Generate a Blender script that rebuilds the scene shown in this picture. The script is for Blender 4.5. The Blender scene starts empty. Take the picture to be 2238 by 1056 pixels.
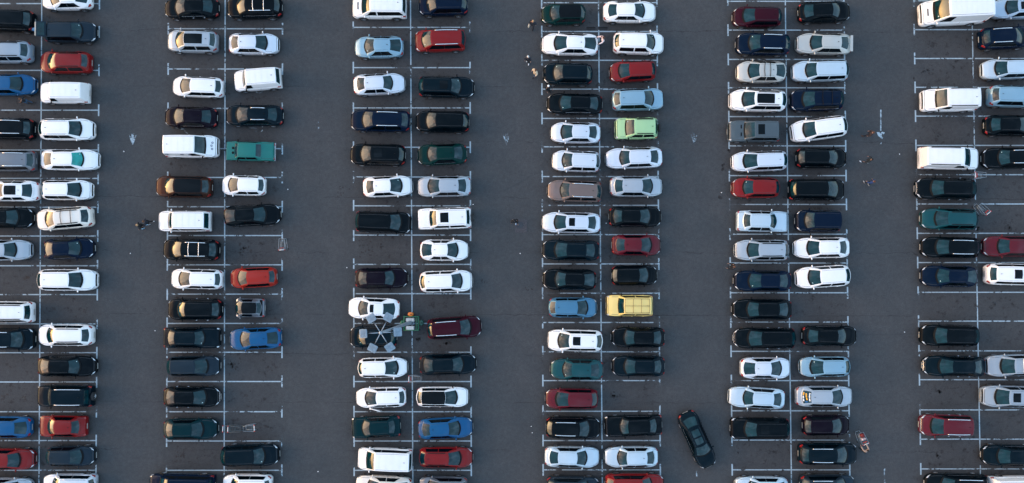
import bpy, bmesh, math, random
from mathutils import Vector, Matrix
R = math.radians
random.seed(7)
scene = bpy.context.scene

# ------------------------------------------------------------------ camera
F_PX, CX, CY, CAM_H = 1741.0, 1119.0, 598.0, 68.0
cam_d = bpy.data.cameras.new("camera")
cam = bpy.data.objects.new("camera", cam_d)
scene.collection.objects.link(cam)
cam_d.sensor_width = 36.0
cam_d.lens = F_PX * 36.0 / 2238.0
cam_d.shift_y = (CY - 528.0) / 2238.0
cam_d.clip_start, cam_d.clip_end = 1.0, 4000.0
cam.location = (0, 0, CAM_H)
cam.rotation_mode = 'XYZ'
cam.rotation_euler = (R(1.0), 0, R(0.17))
CAM_R = cam.rotation_euler.to_matrix()
scene.camera = cam

def at(px, py, z=0.0):
    """the point at height z that the photo shows at pixel (px, py)"""
    d = CAM_R @ Vector(((px - CX) / F_PX, -(py - CY) / F_PX, -1.0))
    t = (z - CAM_H) / d.z
    return Vector((d.x * t, d.y * t, z))

# ------------------------------------------------------------------ sky, sun, exposure
SUN_EL, SUN_AZ = 7.0, 278.0        # azimuth: compass-like, 270 = from the left of the picture
world = bpy.data.worlds.new("World")
scene.world = world
world.use_nodes = True
wn, wl = world.node_tree.nodes, world.node_tree.links
wn.clear()
wout = wn.new('ShaderNodeOutputWorld')
bg = wn.new('ShaderNodeBackground')
sky = wn.new('ShaderNodeTexSky')
sky.sky_type = 'NISHITA'
sky.sun_disc = False
sky.sun_elevation = R(SUN_EL)
sky.sun_rotation = R(SUN_AZ)
sky.altitude = 150
sky.air_density = 1.0
sky.dust_density = 1.6
sky.ozone_density = 1.0
tc = wn.new('ShaderNodeTexCoord')
sep = wn.new('ShaderNodeSeparateXYZ')
wl.new(tc.outputs['Generated'], sep.inputs[0])
def wmath(op, a, b=None, clamp=False):
    n = wn.new('ShaderNodeMath'); n.operation = op; n.use_clamp = clamp
    for i, v in enumerate((a, b)):
        if v is None: continue
        if isinstance(v, (int, float)): n.inputs[i].default_value = v
        else: wl.new(v, n.inputs[i])
    return n.outputs[0]
zc = wmath('ADD', wmath('MAXIMUM', sep.outputs[2], 0.0), 0.12)
cx_ = wmath('DIVIDE', sep.outputs[0], zc); cy_ = wmath('DIVIDE', sep.outputs[1], zc)
comb = wn.new('ShaderNodeCombineXYZ')
wl.new(cx_, comb.inputs[0]); wl.new(cy_, comb.inputs[1])
cn = wn.new('ShaderNodeTexNoise'); cn.inputs['Scale'].default_value = 2.2
cn.inputs['Detail'].default_value = 7; cn.inputs['Roughness'].default_value = 0.62
cn.inputs['Distortion'].default_value = 0.6
wl.new(comb.outputs[0], cn.inputs['Vector'])
cramp = wn.new('ShaderNodeMapRange')
cramp.inputs['From Min'].default_value = 0.48; cramp.inputs['From Max'].default_value = 0.66
wl.new(cn.outputs['Fac'], cramp.inputs['Value'])
# thin cloud takes the evening light: warm towards the sun, grey-blue away from it
warm = wn.new('ShaderNodeMapRange')
warm.inputs['From Min'].default_value = -0.64; warm.inputs['From Max'].default_value = -0.97
wl.new(sep.outputs[0], warm.inputs['Value'])
ccol = wn.new('ShaderNodeMix'); ccol.data_type = 'RGBA'
ccol.inputs['A'].default_value = (4.5, 6.4, 8.9, 1)
ccol.inputs['B'].default_value = (33.0, 15.5, 6.2, 1)
wl.new(warm.outputs[0], ccol.inputs['Factor'])
cm = wn.new('ShaderNodeMix'); cm.data_type = 'RGBA'
wl.new(wmath('ADD', wmath('MULTIPLY', cramp.outputs[0], 0.45), 0.25), cm.inputs['Factor'])
wl.new(sky.outputs[0], cm.inputs['A']); wl.new(ccol.outputs['Result'], cm.inputs['B'])
wl.new(cm.outputs['Result'], bg.inputs['Color'])
bg.inputs['Strength'].default_value = 0.15
wl.new(bg.outputs[0], wout.inputs[0])

sun_d = bpy.data.lights.new("sun", 'SUN')
sun = bpy.data.objects.new("sun", sun_d)
scene.collection.objects.link(sun)
sun_d.energy = 0.5
sun_d.angle = R(42)
sun_d.color = (1.0, 0.78, 0.58)
az = R(SUN_AZ)
to_sun = Vector((math.sin(az) * math.cos(R(13)), math.cos(az) * math.cos(R(13)), math.sin(R(13))))
sun.rotation_euler = to_sun.to_track_quat('Z', 'Y').to_euler()

vs = scene.view_settings
vs.view_transform = 'Standard'; vs.look = 'None'; vs.gamma = 1.0
vs.use_curve_mapping = False
vs.exposure = 1.27
scene.render.engine = 'CYCLES'
scene.cycles.max_bounces = 5

# ------------------------------------------------------------------ materials
def new_mat(name):
    m = bpy.data.materials.new(name); m.use_nodes = True
    return m, m.node_tree.nodes, m.node_tree.links, m.node_tree.nodes['Principled BSDF']
def mnode(nt, op, a, b=None, c=None, clamp=False):
    n = nt.nodes.new('ShaderNodeMath'); n.operation = op; n.use_clamp = clamp
    for i, v in enumerate((a, b, c)):
        if v is None: continue
        if isinstance(v, (int, float)): n.inputs[i].default_value = v
        else: nt.links.new(v, n.inputs[i])
    return n.outputs[0]
def nnoise(nt, vec, scale, detail=4, rough=0.5, dist=0.0):
    n = nt.nodes.new('ShaderNodeTexNoise')
    n.inputs['Scale'].default_value = scale; n.inputs['Detail'].default_value = detail
    n.inputs['Roughness'].default_value = rough; n.inputs['Distortion'].default_value = dist
    if vec is not None: nt.links.new(vec, n.inputs['Vector'])
    return n.outputs['Fac']
def nrange(nt, v, a, b, c=0.0, d=1.0):
    n = nt.nodes.new('ShaderNodeMapRange')
    n.inputs['From Min'].default_value = a; n.inputs['From Max'].default_value = b
    n.inputs['To Min'].default_value = c; n.inputs['To Max'].default_value = d
    nt.links.new(v, n.inputs['Value']); return n.outputs[0]
def nmix(nt, f, a, b, mode='MIX'):
    n = nt.nodes.new('ShaderNodeMix'); n.data_type = 'RGBA'; n.blend_type = mode
    for k, v in (('Factor', f), ('A', a), ('B', b)):
        if isinstance(v, (int, float)): n.inputs[k].default_value = v
        elif isinstance(v, tuple): n.inputs[k].default_value = v if len(v) == 4 else v + (1,)
        else: nt.links.new(v, n.inputs[k])
    return n.outputs['Result']
def ncoord(nt, which='Object'):
    return nt.nodes.new('ShaderNodeTexCoord').outputs[which]

def simple(name, col, rough=0.5, metal=0.0, coat=0.0, spec=0.5, var=0.12, scale=3.0):
    m, n, l, p = new_mat(name)
    nt = m.node_tree
    f = nnoise(nt, ncoord(nt), scale, 3)
    c = nmix(nt, nrange(nt, f, 0.3, 0.7), tuple(min(1, x * (1 - var)) for x in col), tuple(min(1, x * (1 + var)) for x in col))
    l.new(c, p.inputs['Base Color'])
    p.inputs['Roughness'].default_value = rough; p.inputs['Metallic'].default_value = metal
    p.inputs['Coat Weight'].default_value = coat; p.inputs['Coat Roughness'].default_value = 0.05
    p.inputs['Specular IOR Level'].default_value = spec
    return m

PAINTS = {
 'white': (.78,.785,.79), 'cream': (.72,.67,.60), 'silver': (.34,.39,.44), 'bluesilver': (.36,.46,.56),
 'paleblue': (.45,.56,.64), 'grey': (.12,.14,.165), 'slate': (.014,.026,.038), 'black': (.0012,.0040,.0065),
 'navy': (.0014,.0078,.023), 'brown': (.040,.017,.012), 'taupe': (.160,.112,.098), 'red': (.165,.004,.005),
 'orangered': (.27,.013,.006), 'maroon': (.085,.003,.010), 'plum': (.030,.0045,.011), 'purple': (.0045,.0028,.0080),
 'blue': (.0005,.070,.185), 'steelblue': (.060,.180,.290), 'lightblue': (.20,.35,.45), 'darkgreen': (.001,.022,.021),
 'darkteal': (.001,.018,.024), 'seagreen': (.004,.058,.068), 'turquoise': (.010,.140,.125), 'lime': (.31,.52,.27),
 'yellow': (.76,.58,.19), 'beige': (.46,.46,.43), 'blackblue': (.0012,.0075,.0130), 'silverwhite': (.60,.65,.72), 'gunmetal': (.045,.066,.080), 'lightgrey': (.24,.30,.36),
}
METAL = {'silver','bluesilver','grey','slate','taupe','lightblue','beige','paleblue','steelblue','brown','seagreen','silverwhite'}
MATS = {}
def paint(key):
    if 'p_' + key in MATS: return MATS['p_' + key]
    m, n, l, p = new_mat('car_paint_' + key)
    nt = m.node_tree
    col = PAINTS[key]
    f = nnoise(nt, ncoord(nt), 2.1, 5, .6)
    dusty = tuple(x * .95 + .0015 for x in col)
    c = nmix(nt, nrange(nt, f, .35, .68), col, dusty)
    l.new(c, p.inputs['Base Color'])
    dark = max(col) < .06; vivid = max(col) > 4*min(col)
    p.inputs['Metallic'].default_value = .35 if key in METAL else 0
    l.new(nrange(nt, f, .3, .7, .28, .42), p.inputs['Roughness'])
    p.inputs['Specular IOR Level'].default_value = .0 if dark else (.12 if vivid else .3)
    p.inputs['Coat Weight'].default_value = 1.0
    p.inputs['Coat IOR'].default_value = 1.17 if dark else (1.25 if vivid else 1.38)
    p.inputs['Coat Roughness'].default_value = .06
    MATS['p_' + key] = m
    return m
def glass_mat(name, col, spec, rough=.03):
    m, n, l, p = new_mat(name); nt = m.node_tree
    f = nnoise(nt, ncoord(nt), 1.6, 3)
    l.new(nmix(nt, nrange(nt, f, .35, .65), col, tuple(x * .55 for x in col)), p.inputs['Base Color'])
    p.inputs['Roughness'].default_value = rough
    p.inputs['IOR'].default_value = spec
    p.inputs['Specular IOR Level'].default_value = .5
    return m
GLASS = glass_mat('window_glass', (.0010,.028,.036), 1.47)
GLASS_SIDE = glass_mat('tinted_side_glass', (.0008,.0035,.006), 1.25)
GLASS_TEAL = glass_mat('teal_glass', (.01,.30,.27), 1.5)
TRIM = simple('black_trim', (.004,.005,.006), .6, spec=.12)
SEAM = simple('panel_gap', (.03,.035,.04), .8)
TYRE = simple('tyre_rubber', (.012,.012,.013), .8)
RIM = simple('alloy_rim', (.42,.45,.49), .3, .8)
CHROME = simple('chrome', (.75,.77,.80), .22, .9)
LAMP = simple('headlight_lens', (.50,.54,.58), .15, .3, .6)
RED = simple('taillight_lens', (.27,.008,.006), .2, 0, .6)
PLATE = simple('plate_white', (.30,.30,.28), .6)
PAPER = simple('pale_card', (.45,.62,.60), .6)

# ------------------------------------------------------------------ mesh helpers
def link(name, me, mats, parent=None, loc=None, rot=None, smooth=True):
    o = bpy.data.objects.new(name, me)
    scene.collection.objects.link(o)
    if mats is not None:
        for m in (mats if isinstance(mats, (list, tuple)) else [mats]): 
            if me.materials.find(m.name) < 0: me.materials.append(m)
    if smooth and len(me.polygons): me.polygons.foreach_set('use_smooth', [True] * len(me.polygons))
    if parent is not None: o.parent = parent
    if loc is not None: o.location = loc
    if rot is not None: o.rotation_euler = rot
    return o
def mesh(name, vs_, fs):
    me = bpy.data.meshes.new(name); me.from_pydata([tuple(v) for v in vs_], [], fs); me.update(); return me
def tag(o, label=None, cat=None, group=None, kind=None):
    if label: o['label'] = label
    if cat: o['category'] = cat
    if group: o['group'] = group
    if kind: o['kind'] = kind
    return o
def empty(name, loc, rz=0.0):
    o = bpy.data.objects.new(name, None); scene.collection.objects.link(o)
    o.empty_display_size = .2; o.location = loc; o.rotation_euler = (0, 0, rz); return o
class MB:
    """collects simple shapes into one mesh"""
    def __init__(s): s.v = []; s.f = []
    def add(s, vs_, fs):
        b = len(s.v); s.v += [Vector(v) for v in vs_]; s.f += [[b + i for i in f] for f in fs]; return s
    def box(s, c, d, rz=0.0, ry=0.0, bev=0.0):
        bm = bmesh.new(); bmesh.ops.create_cube(bm, size=1)
        for v in bm.verts: v.co = Vector((v.co.x * d[0], v.co.y * d[1], v.co.z * d[2]))
        if bev: bmesh.ops.bevel(bm, geom=bm.edges[:], offset=bev, segments=2, affect='EDGES')
        M = Matrix.Translation(Vector(c)) @ Matrix.Rotation(rz, 4, 'Z') @ Matrix.Rotation(ry, 4, 'Y')
        bm.verts.index_update()
        s.add([M @ v.co for v in bm.verts], [[v.index for v in f.verts] for f in bm.faces]); bm.free(); return s
    def tube(s, pts, r, n=6, cap=True):
        pts = [Vector(p) for p in pts]; rs = r if isinstance(r, (list, tuple)) else [r] * len(pts)
        vs_, fs = [], []
        for i, p in enumerate(pts):
            d = (pts[min(i + 1, len(pts) - 1)] - pts[max(i - 1, 0)]).normalized()
            a = Vector((0, 0, 1)) if abs(d.z) < .9 else Vector((1, 0, 0))
            x = d.cross(a).normalized(); y = d.cross(x)
            for k in range(n):
                t = 2 * math.pi * k / n
                vs_.append(p + (x * math.cos(t) + y * math.sin(t)) * rs[i])
        for i in range(len(pts) - 1):
            for k in range(n):
                fs.append([i*n+k, i*n+(k+1) % n, (i+1)*n+(k+1) % n, (i+1)*n+k])
        if cap: fs.append(list(range(n))[::-1]); fs.append([(len(pts)-1)*n + k for k in range(n)])
        return s.add(vs_, fs)
    def ball(s, c, r, seg=10, rings=6):
        c = Vector(c); r = Vector(r) if hasattr(r, '__len__') else Vector((r, r, r))
        vs_ = [c + Vector((0, 0, r.z))]; fs = []
        for i in range(1, rings):
            a = math.pi * i / rings
            for k in range(seg):
                t = 2 * math.pi * k / seg
                vs_.append(c + Vector((r.x*math.sin(a)*math.cos(t), r.y*math.sin(a)*math.sin(t), r.z*math.cos(a))))
        vs_.append(c - Vector((0, 0, r.z))); e = len(vs_) - 1
        for k in range(seg): fs.append([0, 1+k, 1+(k+1) % seg])
        for i in range(rings - 2):
            for k in range(seg):
                a = 1 + i*seg; fs.append([a+k, a+seg+k, a+seg+(k+1) % seg, a+(k+1) % seg])
        a = 1 + (rings-2)*seg
        for k in range(seg): fs.append([a+k, e, a+(k+1) % seg])
        return s.add(vs_, fs)
    def build(s, name, mats, parent=None, loc=None, rot=None, smooth=False):
        return link(name, mesh(name, s.v, s.f), mats, parent, loc, rot, smooth)

def interp(tab, x):
    if x <= tab[0][0]: return tab[0][1]
    for (a, va), (b, vb) in zip(tab, tab[1:]):
        if x <= b: return va + (vb - va) * (x - a) / max(1e-9, b - a)
    return tab[-1][1]

# wheel meshes shared by every vehicle (axis along y)
def wheel_meshes():
    N = 20; prof = [(-.10,.20),(-.105,.29),(-.085,.325),(.085,.325),(.105,.29),(.10,.20)]
    vs_, fs = [], []
    for k in range(N):
        t = 2*math.pi*k/N
        for y, r in prof: vs_.append((r*math.cos(t), y, r*math.sin(t)))
    P = len(prof)
    for k in range(N):
        for i in range(P-1): fs.append([k*P+i, k*P+i+1, ((k+1) % N)*P+i+1, ((k+1) % N)*P+i])
    ty = mesh('tyre', vs_, fs)
    vs_, fs = [], []
    ring = [(.205,.095),(.185,.088),(.165,.06)]
    for k in range(N):
        t = 2*math.pi*k/N
        for r, y in ring: vs_.append((r*math.cos(t), y, r*math.sin(t)))
    for k in range(N):
        for i in range(2): fs.append([k*3+i, k*3+i+1, ((k+1) % N)*3+i+1, ((k+1) % N)*3+i])
    mb = MB().add(vs_, fs)
    for k in range(5):
        t = 2*math.pi*k/5
        d = Vector((math.cos(t), 0, math.sin(t))); e = Vector((-math.sin(t), 0, math.cos(t)))
        a = Vector((0, .075, 0))
        mb.add([a+e*.035, a-e*.035, a+d*.185-e*.025, a+d*.185+e*.025], [[0,1,2,3]])
    vs_ = [(.20*math.cos(2*math.pi*k/N), .02, .20*math.sin(2*math.pi*k/N)) for k in range(N)]
    mb.ball((0,.075,0), (.05,.02,.05), 8, 4)
    return ty, mesh('rim', mb.v, mb.f)
TY_ME, RIM_ME = wheel_meshes()

# ------------------------------------------------------------------ vehicles
# fractions run from the rear bumper (0) to the front bumper (1)
TYPES = dict(
 sedan=dict(name='sedan', W=1.75, H=1.44, rb=.10, rr=.255, rf=.565, wb=.735, deck=1.00, cowl=.97, nose=.70, rend=.84, Rf=1.10, kf=.40, Rr=.78, kr=.56, rw=.60, aw=.78, dw=.74),
 coupe=dict(name='liftback', W=1.80, H=1.42, rb=.05, rr=.27, rf=.55, wb=.735, deck=1.00, cowl=.96, nose=.68, rend=.86, Rf=1.10, kf=.38, Rr=.85, kr=.52, rw=.57, aw=.78, dw=.70),
 classic=dict(name='saloon_car', W=1.78, H=1.43, rb=.13, rr=.25, rf=.59, wb=.71, deck=.99, cowl=.96, nose=.74, rend=.84, Rf=.38, kf=.78, Rr=.35, kr=.80, rw=.61, aw=.76, dw=.74),
 hatch=dict(name='hatchback', W=1.70, H=1.47, rb=.03, rr=.125, rf=.55, wb=.755, deck=1.00, cowl=.98, nose=.70, rend=.92, Rf=1.0, kf=.40, Rr=.62, kr=.62, rw=.63, aw=.79, dw=.70),
 suv=dict(name='suv', W=1.82, H=1.66, rb=.03, rr=.125, rf=.59, wb=.755, deck=1.12, cowl=1.08, nose=.84, rend=1.02, Rf=.95, kf=.47, Rr=.66, kr=.62, rw=.64, aw=.79, dw=.70),
 jeep=dict(name='off_roader', W=1.80, H=1.74, rb=.03, rr=.075, rf=.66, wb=.745, deck=1.15, cowl=1.12, nose=.92, rend=1.08, Rf=.40, kf=.76, Rr=.20, kr=.86, rw=.72, aw=.79, dw=.78),
 wagon=dict(name='estate_car', W=1.77, H=1.49, rb=.02, rr=.095, rf=.57, wb=.735, deck=1.00, cowl=.97, nose=.70, rend=.90, Rf=1.05, kf=.42, Rr=.40, kr=.74, rw=.64, aw=.78, dw=.72),
 mpv=dict(name='minivan', W=1.82, H=1.68, rb=.02, rr=.075, rf=.63, wb=.80, deck=1.06, cowl=1.06, nose=.78, rend=.98, Rf=.75, kf=.56, Rr=.35, kr=.78, rw=.69, aw=.80, dw=.76),
 van=dict(name='panel_van', W=1.88, H=1.93, rb=.01, rr=.035, rf=.63, wb=.80, deck=1.10, cowl=1.14, nose=.86, rend=1.06, Rf=.65, kf=.60, Rr=.12, kr=.94, rw=.80, aw=.84, dw=.84),
 smallvan=dict(name='small_van', W=1.76, H=1.80, rb=.01, rr=.045, rf=.655, wb=.765, deck=1.05, cowl=1.04, nose=.80, rend=1.00, Rf=.65, kf=.58, Rr=.12, kr=.92, rw=.76, aw=.80, dw=.84),
 bigvan=dict(name='cargo_van', W=2.05, H=2.55, rb=.01, rr=.025, rf=.69, wb=.83, deck=1.2, cowl=1.30, nose=.95, rend=1.15, Rf=.55, kf=.66, Rr=.10, kr=.96, rw=.84, aw=.86, dw=.90),
 boxy=dict(name='old_saloon', W=1.62, H=1.44, rb=.25, rr=.34, rf=.72, wb=.79, deck=.96, cowl=.95, nose=.84, rend=.90, Rf=.10, kf=.93, Rr=.10, kr=.93, rw=.72, aw=.80, dw=.80),
 roadster=dict(name='roadster', W=1.60, H=1.19, rb=.14, rr=.26, rf=.69, wb=.86, deck=.86, cowl=.80, nose=.62, rend=.74, Rf=.35, kf=.72, Rr=.22, kr=.84, rw=.58, aw=.76, dw=.66),
)
XCAT = {'panel_van': 'van', 'small_van': 'van', 'cargo_van': 'van', 'minivan': 'minivan'}

def make_vehicle(typ, col, L, px, py, heading, W=None, flags='', seed=0, **over):
    T = dict(TYPES[typ]); rnd = random.Random(seed)
    T.update(over)
    if W: T['W'] = W
    jit = lambda k, a: T.__setitem__(k, T[k] + rnd.uniform(-a, a)) if k not in over else None
    for k, a in (('rf', .020), ('wb', .018), ('rr', .018), ('kf', .05), ('Rf', .12), ('rw', .025), ('H', .035), ('aw', .015), ('dw', .025)): jit(k, a)
    W, H = T['W'], T['H']; hL, hW = L/2, W/2
    fl = set(flags.split())
    pm = paint(col)
    PX = 2.4 if typ in ('boxy', 'jeep', 'classic', 'van', 'bigvan', 'smallvan') else rnd.uniform(1.9, 2.15)
    X = lambda f: (f - .5) * L
    wheel_r = .36 if typ in ('suv', 'jeep', 'van', 'bigvan') else .32
    xw_f, xw_r = hL - .20*L + .02, -hL + .19*L
    def hw(x):
        if x >= 0: d, Rr_, k = hL - x, T['Rf'], T['kf']
        else: d, Rr_, k = hL + x, T['Rr'], T['kr']
        b = 1 - .035 * (abs(x)/hL)**2
        if d < Rr_:
            q = 1 - max(0, d)/Rr_
            b *= k + (1-k) * (1 - q**PX)**(1/PX)
        return hW * b
    ends = T['rend']
    zt_tab = [(0, ends*.72), (.006, ends*.93), (.02, ends), (max(T['rb'], .03), T['deck']), (T['wb'], T['cowl']),
              (.88, T['nose'] + (T['cowl']-T['nose'])*.62), (.955, T['nose'] + (T['cowl']-T['nose'])*.16), (.985, T['nose']*.93), (1, T['nose']*.74)]
    if typ in ('boxy',):
        zt_tab = [(0, .74), (.004, .88), (.02, .93), (.25, .97), (.79, .96), (.97, .86), (.995, .83), (1, .70)]
    zt = lambda x: interp(zt_tab, (x + hL)/L)
    def zbot(x):
        d = hL - abs(x); return .24 + (.10 * (1 - d/.5)**2 if d < .5 else 0)
    def ring(x):
        w, t, b = hw(x), zt(x), zbot(x)
        a = b
        for xw in (xw_f, xw_r):
            dx = abs(x - xw)
            if dx < wheel_r + .05: a = max(a, wheel_r + math.sqrt(max(0, (wheel_r + .05)**2 - dx*dx)) - .01)
        a = min(a, t - .12)
        m = lambda k: a + (t - a) * k
        return [(0, b), (.74*w, b), (.965*w, a), (1.0*w, m(.30)), (.995*w, m(.62)), (.965*w, m(.86)), (.905*w, m(.965)), (.60*w, t + .018), (0, t + .035)]
    def BP(x, v, s):
        r = ring(x); v = min(max(v, 0), 8); i = min(int(v), 7); k = v - i
        y = r[i][0]*(1-k) + r[i+1][0]*k; z = r[i][1]*(1-k) + r[i+1][1]*k
        return Vector((x, s*y, z))
    # stations
    xs = []
    for e in (0, .012, .035, .07, .11, .16, .22, .30, .40): xs += [-hL + e, hL - e]
    n = int((L - 1.0)/.105)
    xs += [-hL + .5 + i*(L - 1.0)/n for i in range(n+1)]
    xs = sorted(set(round(x, 4) for x in xs))
    V, Fc, mi = [], [], []
    for x in xs:
        r = ring(x)
        V += [Vector((x, -y, z)) for y, z in r] + [Vector((x, y, z)) for y, z in r[-2:0:-1]]
    NR = 16
    for i in range(len(xs)-1):
        for k in range(NR):
            Fc.append([i*NR+k, i*NR+(k+1) % NR, (i+1)*NR+(k+1) % NR, (i+1)*NR+k])
    Fc.append([k for k in range(NR)][::-1]); Fc.append([(len(xs)-1)*NR + k for k in range(NR)])
    # cabin
    A, B, C_, D = X(T['wb']), X(T['rf']), X(T['rr']), X(T['rb'])
    zr = H
    bul = (.25, .09, -.06, -.17) if typ not in ('boxy', 'bigvan', 'van', 'smallvan', 'jeep') else (.09, .03, -.02, -.03)
    aw, rw, rw2, dw = T['aw']*hW, T['rw']*hW, (T['rw'] - .02)*hW, T['dw']*hW
    if typ in ('van', 'bigvan', 'smallvan', 'jeep'): rw2 = rw
    def CP(u, t):
        u = min(max(u, 0), 3)
        if u <= 1:
            x = A + (B-A)*u; s = u + .30*u*(1-u); z = zt(A) + .035 + (zr - .065 - zt(A))*s; w = aw + (rw-aw)*u; bl = bul[0] + (bul[1]-bul[0])*u
        elif u <= 2:
            k = u-1; x = B + (C_-B)*k; z = zr - .03 + .035*math.sin(math.pi*min(1, k*1.05)) - .035*k; w = rw + (rw2-rw)*k + .02*math.sin(math.pi*k); bl = bul[1] + (bul[2]-bul[1])*k
        else:
            k = u-2; x = C_ + (D-C_)*k; s = (1-k) + .25*k*(1-k); z = zt(D) + .03 + (zr - .095 - zt(D))*s; w = rw2 + (dw-rw2)*k; bl = bul[2] + (bul[3]-bul[2])*k
        sg = 1 if t >= 0 else -1; a = abs(t)
        if a <= 1:
            return Vector((x + bl*(1 - a*a), sg*w*a, z - .035*a*a*min(1, max(0, (z - zt(x))/.3))))
        q = a-1
        z1 = z - .035*min(1, max(0, (z - zt(x))/.3)); yb = max(w + .005, .925*hw(x)); z0 = min(zt(x) - .03, z1 - .01)
        qq = q
        return Vector((x, sg*(w + (yb - w)*(qq**.80)), z1 + (z0 - z1)*qq))
    us = [-.0, .05, .15, .3, .5, .7, .85, .95, 1, 1.04, 1.15, 1.3, 1.45, 1.6, 1.75, 1.88, 1.97, 2, 2.05, 2.2, 2.4, 2.6, 2.8, 2.95, 3]
    ts = [-2, -1.8, -1.5, -1.2, -1.06, -1, -.94, -.75, -.45, -.15, .15, .45, .75, .94, 1, 1.06, 1.2, 1.5, 1.8, 2]
    b0 = len(V)
    for u in us:
        for t in ts: V.append(CP(u, t) + (Vector((0, 0, -.02)) if u in (us[0], 3) else Vector()))
    for i in range(len(us)-1):
        for k in range(len(ts)-1):
            Fc.append([b0+i*len(ts)+k, b0+(i+1)*len(ts)+k, b0+(i+1)*len(ts)+k+1, b0+i*len(ts)+k+1])
    nb = len(Fc)
    cz = Vector((0, 0, H*.35))
    def patch(P, a0, a1, b0_, b1, na=4, nb_=4, off=.008):
        """a strip of skin lifted OFF above surface P; a0/a1 may be functions of the second coordinate"""
        vs_, fs = [], []
        for i in range(na+1):
            for j in range(nb_+1):
                b = b0_ + (b1-b0_)*j/nb_
                lo = a0(j/nb_) if callable(a0) else a0; hi = a1(j/nb_) if callable(a1) else a1
                a = lo + (hi-lo)*i/na
                p = P(a, b); e = .004
                da = P(a+e, b) - P(a-e, b); db = P(a, b+e) - P(a, b-e)
                nn = da.cross(db)
                if nn.length < 1e-12: nn = Vector((0, 0, 1))
                nn.normalize()
                if nn.dot(Vector((p.x*.25, p.y, p.z)) - cz) < 0: nn = -nn
                vs_.append(p + nn*off)
        for i in range(na):
            for j in range(nb_):
                q = i*(nb_+1)+j; fs.append([q, q+nb_+1, q+nb_+2, q+1])
        # face upward/outward
        f = fs[0]; nn = (vs_[f[1]]-vs_[f[0]]).cross(vs_[f[2]]-vs_[f[0]])
        if nn.dot(vs_[f[0]] - cz) < 0: fs = [g[::-1] for g in fs]
        return vs_, fs
    BPs = {1: (lambda a, b: BP(a, b, 1)), -1: (lambda a, b: BP(a, b, -1))}
    # panel gaps (bonnet edge, boot edge, doors) in the body mesh, second slot
    seam = MB()
    for s in (1, -1):
        seam.add(*patch(BPs[s], X(T['wb']) + .05, hL - .42, 6.18, 6.27, 5, 1, .004))
        for xd in (X(T['rf']) + .28*(A-B), X(.42), X(.42) + .9*(C_-X(.42))):
            seam.add(*patch(BPs[s], xd, xd + .014, 2.4, 5.9, 1, 4, .004))
    if typ not in ('roadster',):
        for s in (1, -1): seam.add(*patch(CP, 1.03, 1.95, s*.86, s*.885, 6, 1, .004))
    if T['rb'] > .07:
        for s in (1, -1): seam.add(*patch(BPs[s], -hL + .16, D - .05, 6.25, 6.34, 3, 1, .004))
    b1 = len(V); V += seam.v; Fc += [[b1+i for i in f] for f in seam.f]
    root = empty(T['name'], at(px, py, .62).xy.to_3d(), heading)
    me = mesh('body', V, Fc)
    me.materials.append(pm); me.materials.append(SEAM)
    for p in me.polygons[nb:]: p.material_index = 1
    body = link('body', me, None, root)
    def part(name, geo, m, par=root):
        return link(name, mesh(name, *geo), m, par)
    gl = GLASS_TEAL if 'tealglass' in fl else GLASS
    part('windshield', patch(CP, .13, .94, -.90, .90, 7, 8), gl)
    part('cowl', patch(CP, .0, .13, -.90, .90, 2, 8, .006), TRIM)
    if 'norear' not in fl:
        r1 = 2.9 if typ not in ('hatch', 'suv', 'wagon', 'mpv') else 2.82
        rg = part('rear_window', patch(CP, 2.10, r1, -.86, .86, 4, 6), GLASS)
    wind = typ not in ('bigvan',)
    panel = typ in ('van', 'smallvan') and 'windows' not in fl
    gap = .012 if rnd.random() < .6 else .045
    trimline = max(PAINTS[col]) < .06 and rnd.random() < .65
    for s in (1, -1):
        q0, q1 = 1.13, 1.88
        if trimline: part('window_trim', patch(lambda a, b, s=s: CP(a, s*b), .42, 2.25, 1.885, 1.93, 12, 1, .012), CHROME)
        P = lambda a, b, s=s: CP(a, s*b)
        split = 1.40 if typ not in ('van', 'bigvan', 'smallvan') else 1.16
        if typ == 'roadster': split = 1.7
        part('side_window', patch(P, lambda k: .97 - .62*k, split, q0, q1, 5, 4), GLASS_SIDE)
        if wind and not panel and typ not in ('roadster',):
            r_end = 2.02 if typ in ('van', 'mpv', 'jeep', 'smallvan') else 2.10
            part('side_window', patch(P, split + gap, (lambda k: (r_end - .12) + (.40 if typ in ('sedan', 'coupe', 'classic', 'boxy') else .12)*k), q0, q1, 6, 4), GLASS_SIDE)
    # lamps
    for s in (1, -1):
        if typ == 'boxy':
            mb = MB().box((hL - .01, s*.56, .66), (.04, .26, .15), bev=.01); mb.build('headlight', LAMP, root)
            MB().box((-hL + .0, s*.60, .70), (.05, .20, .17), bev=.01).build('taillight', RED, root)
            continue
        if typ in ('classic', 'jeep'):
            part('headlight', patch(BPs[s], hL - .22, hL - .02, 4.9, 6.2, 3, 3, .01), LAMP)
        else:
            part('headlight', patch(BPs[s], lambda k: hL - .46 + .24*k, lambda k: hL - .24 + .15*k, 4.6, 6.3, 4, 4, .01), LAMP)
        if typ in ('sedan', 'coupe', 'classic', 'roadster'):
            part('taillight', patch(BPs[s], -hL + .04, lambda k: -hL + .26 - .12*k, 4.3, 6.4, 3, 3, .01), RED)
        else:
            part('taillight', patch(BPs[s], -hL + .03, lambda k: -hL + .30 - .10*k, 4.5, 6.2, 3, 3, .01), RED)
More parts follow.
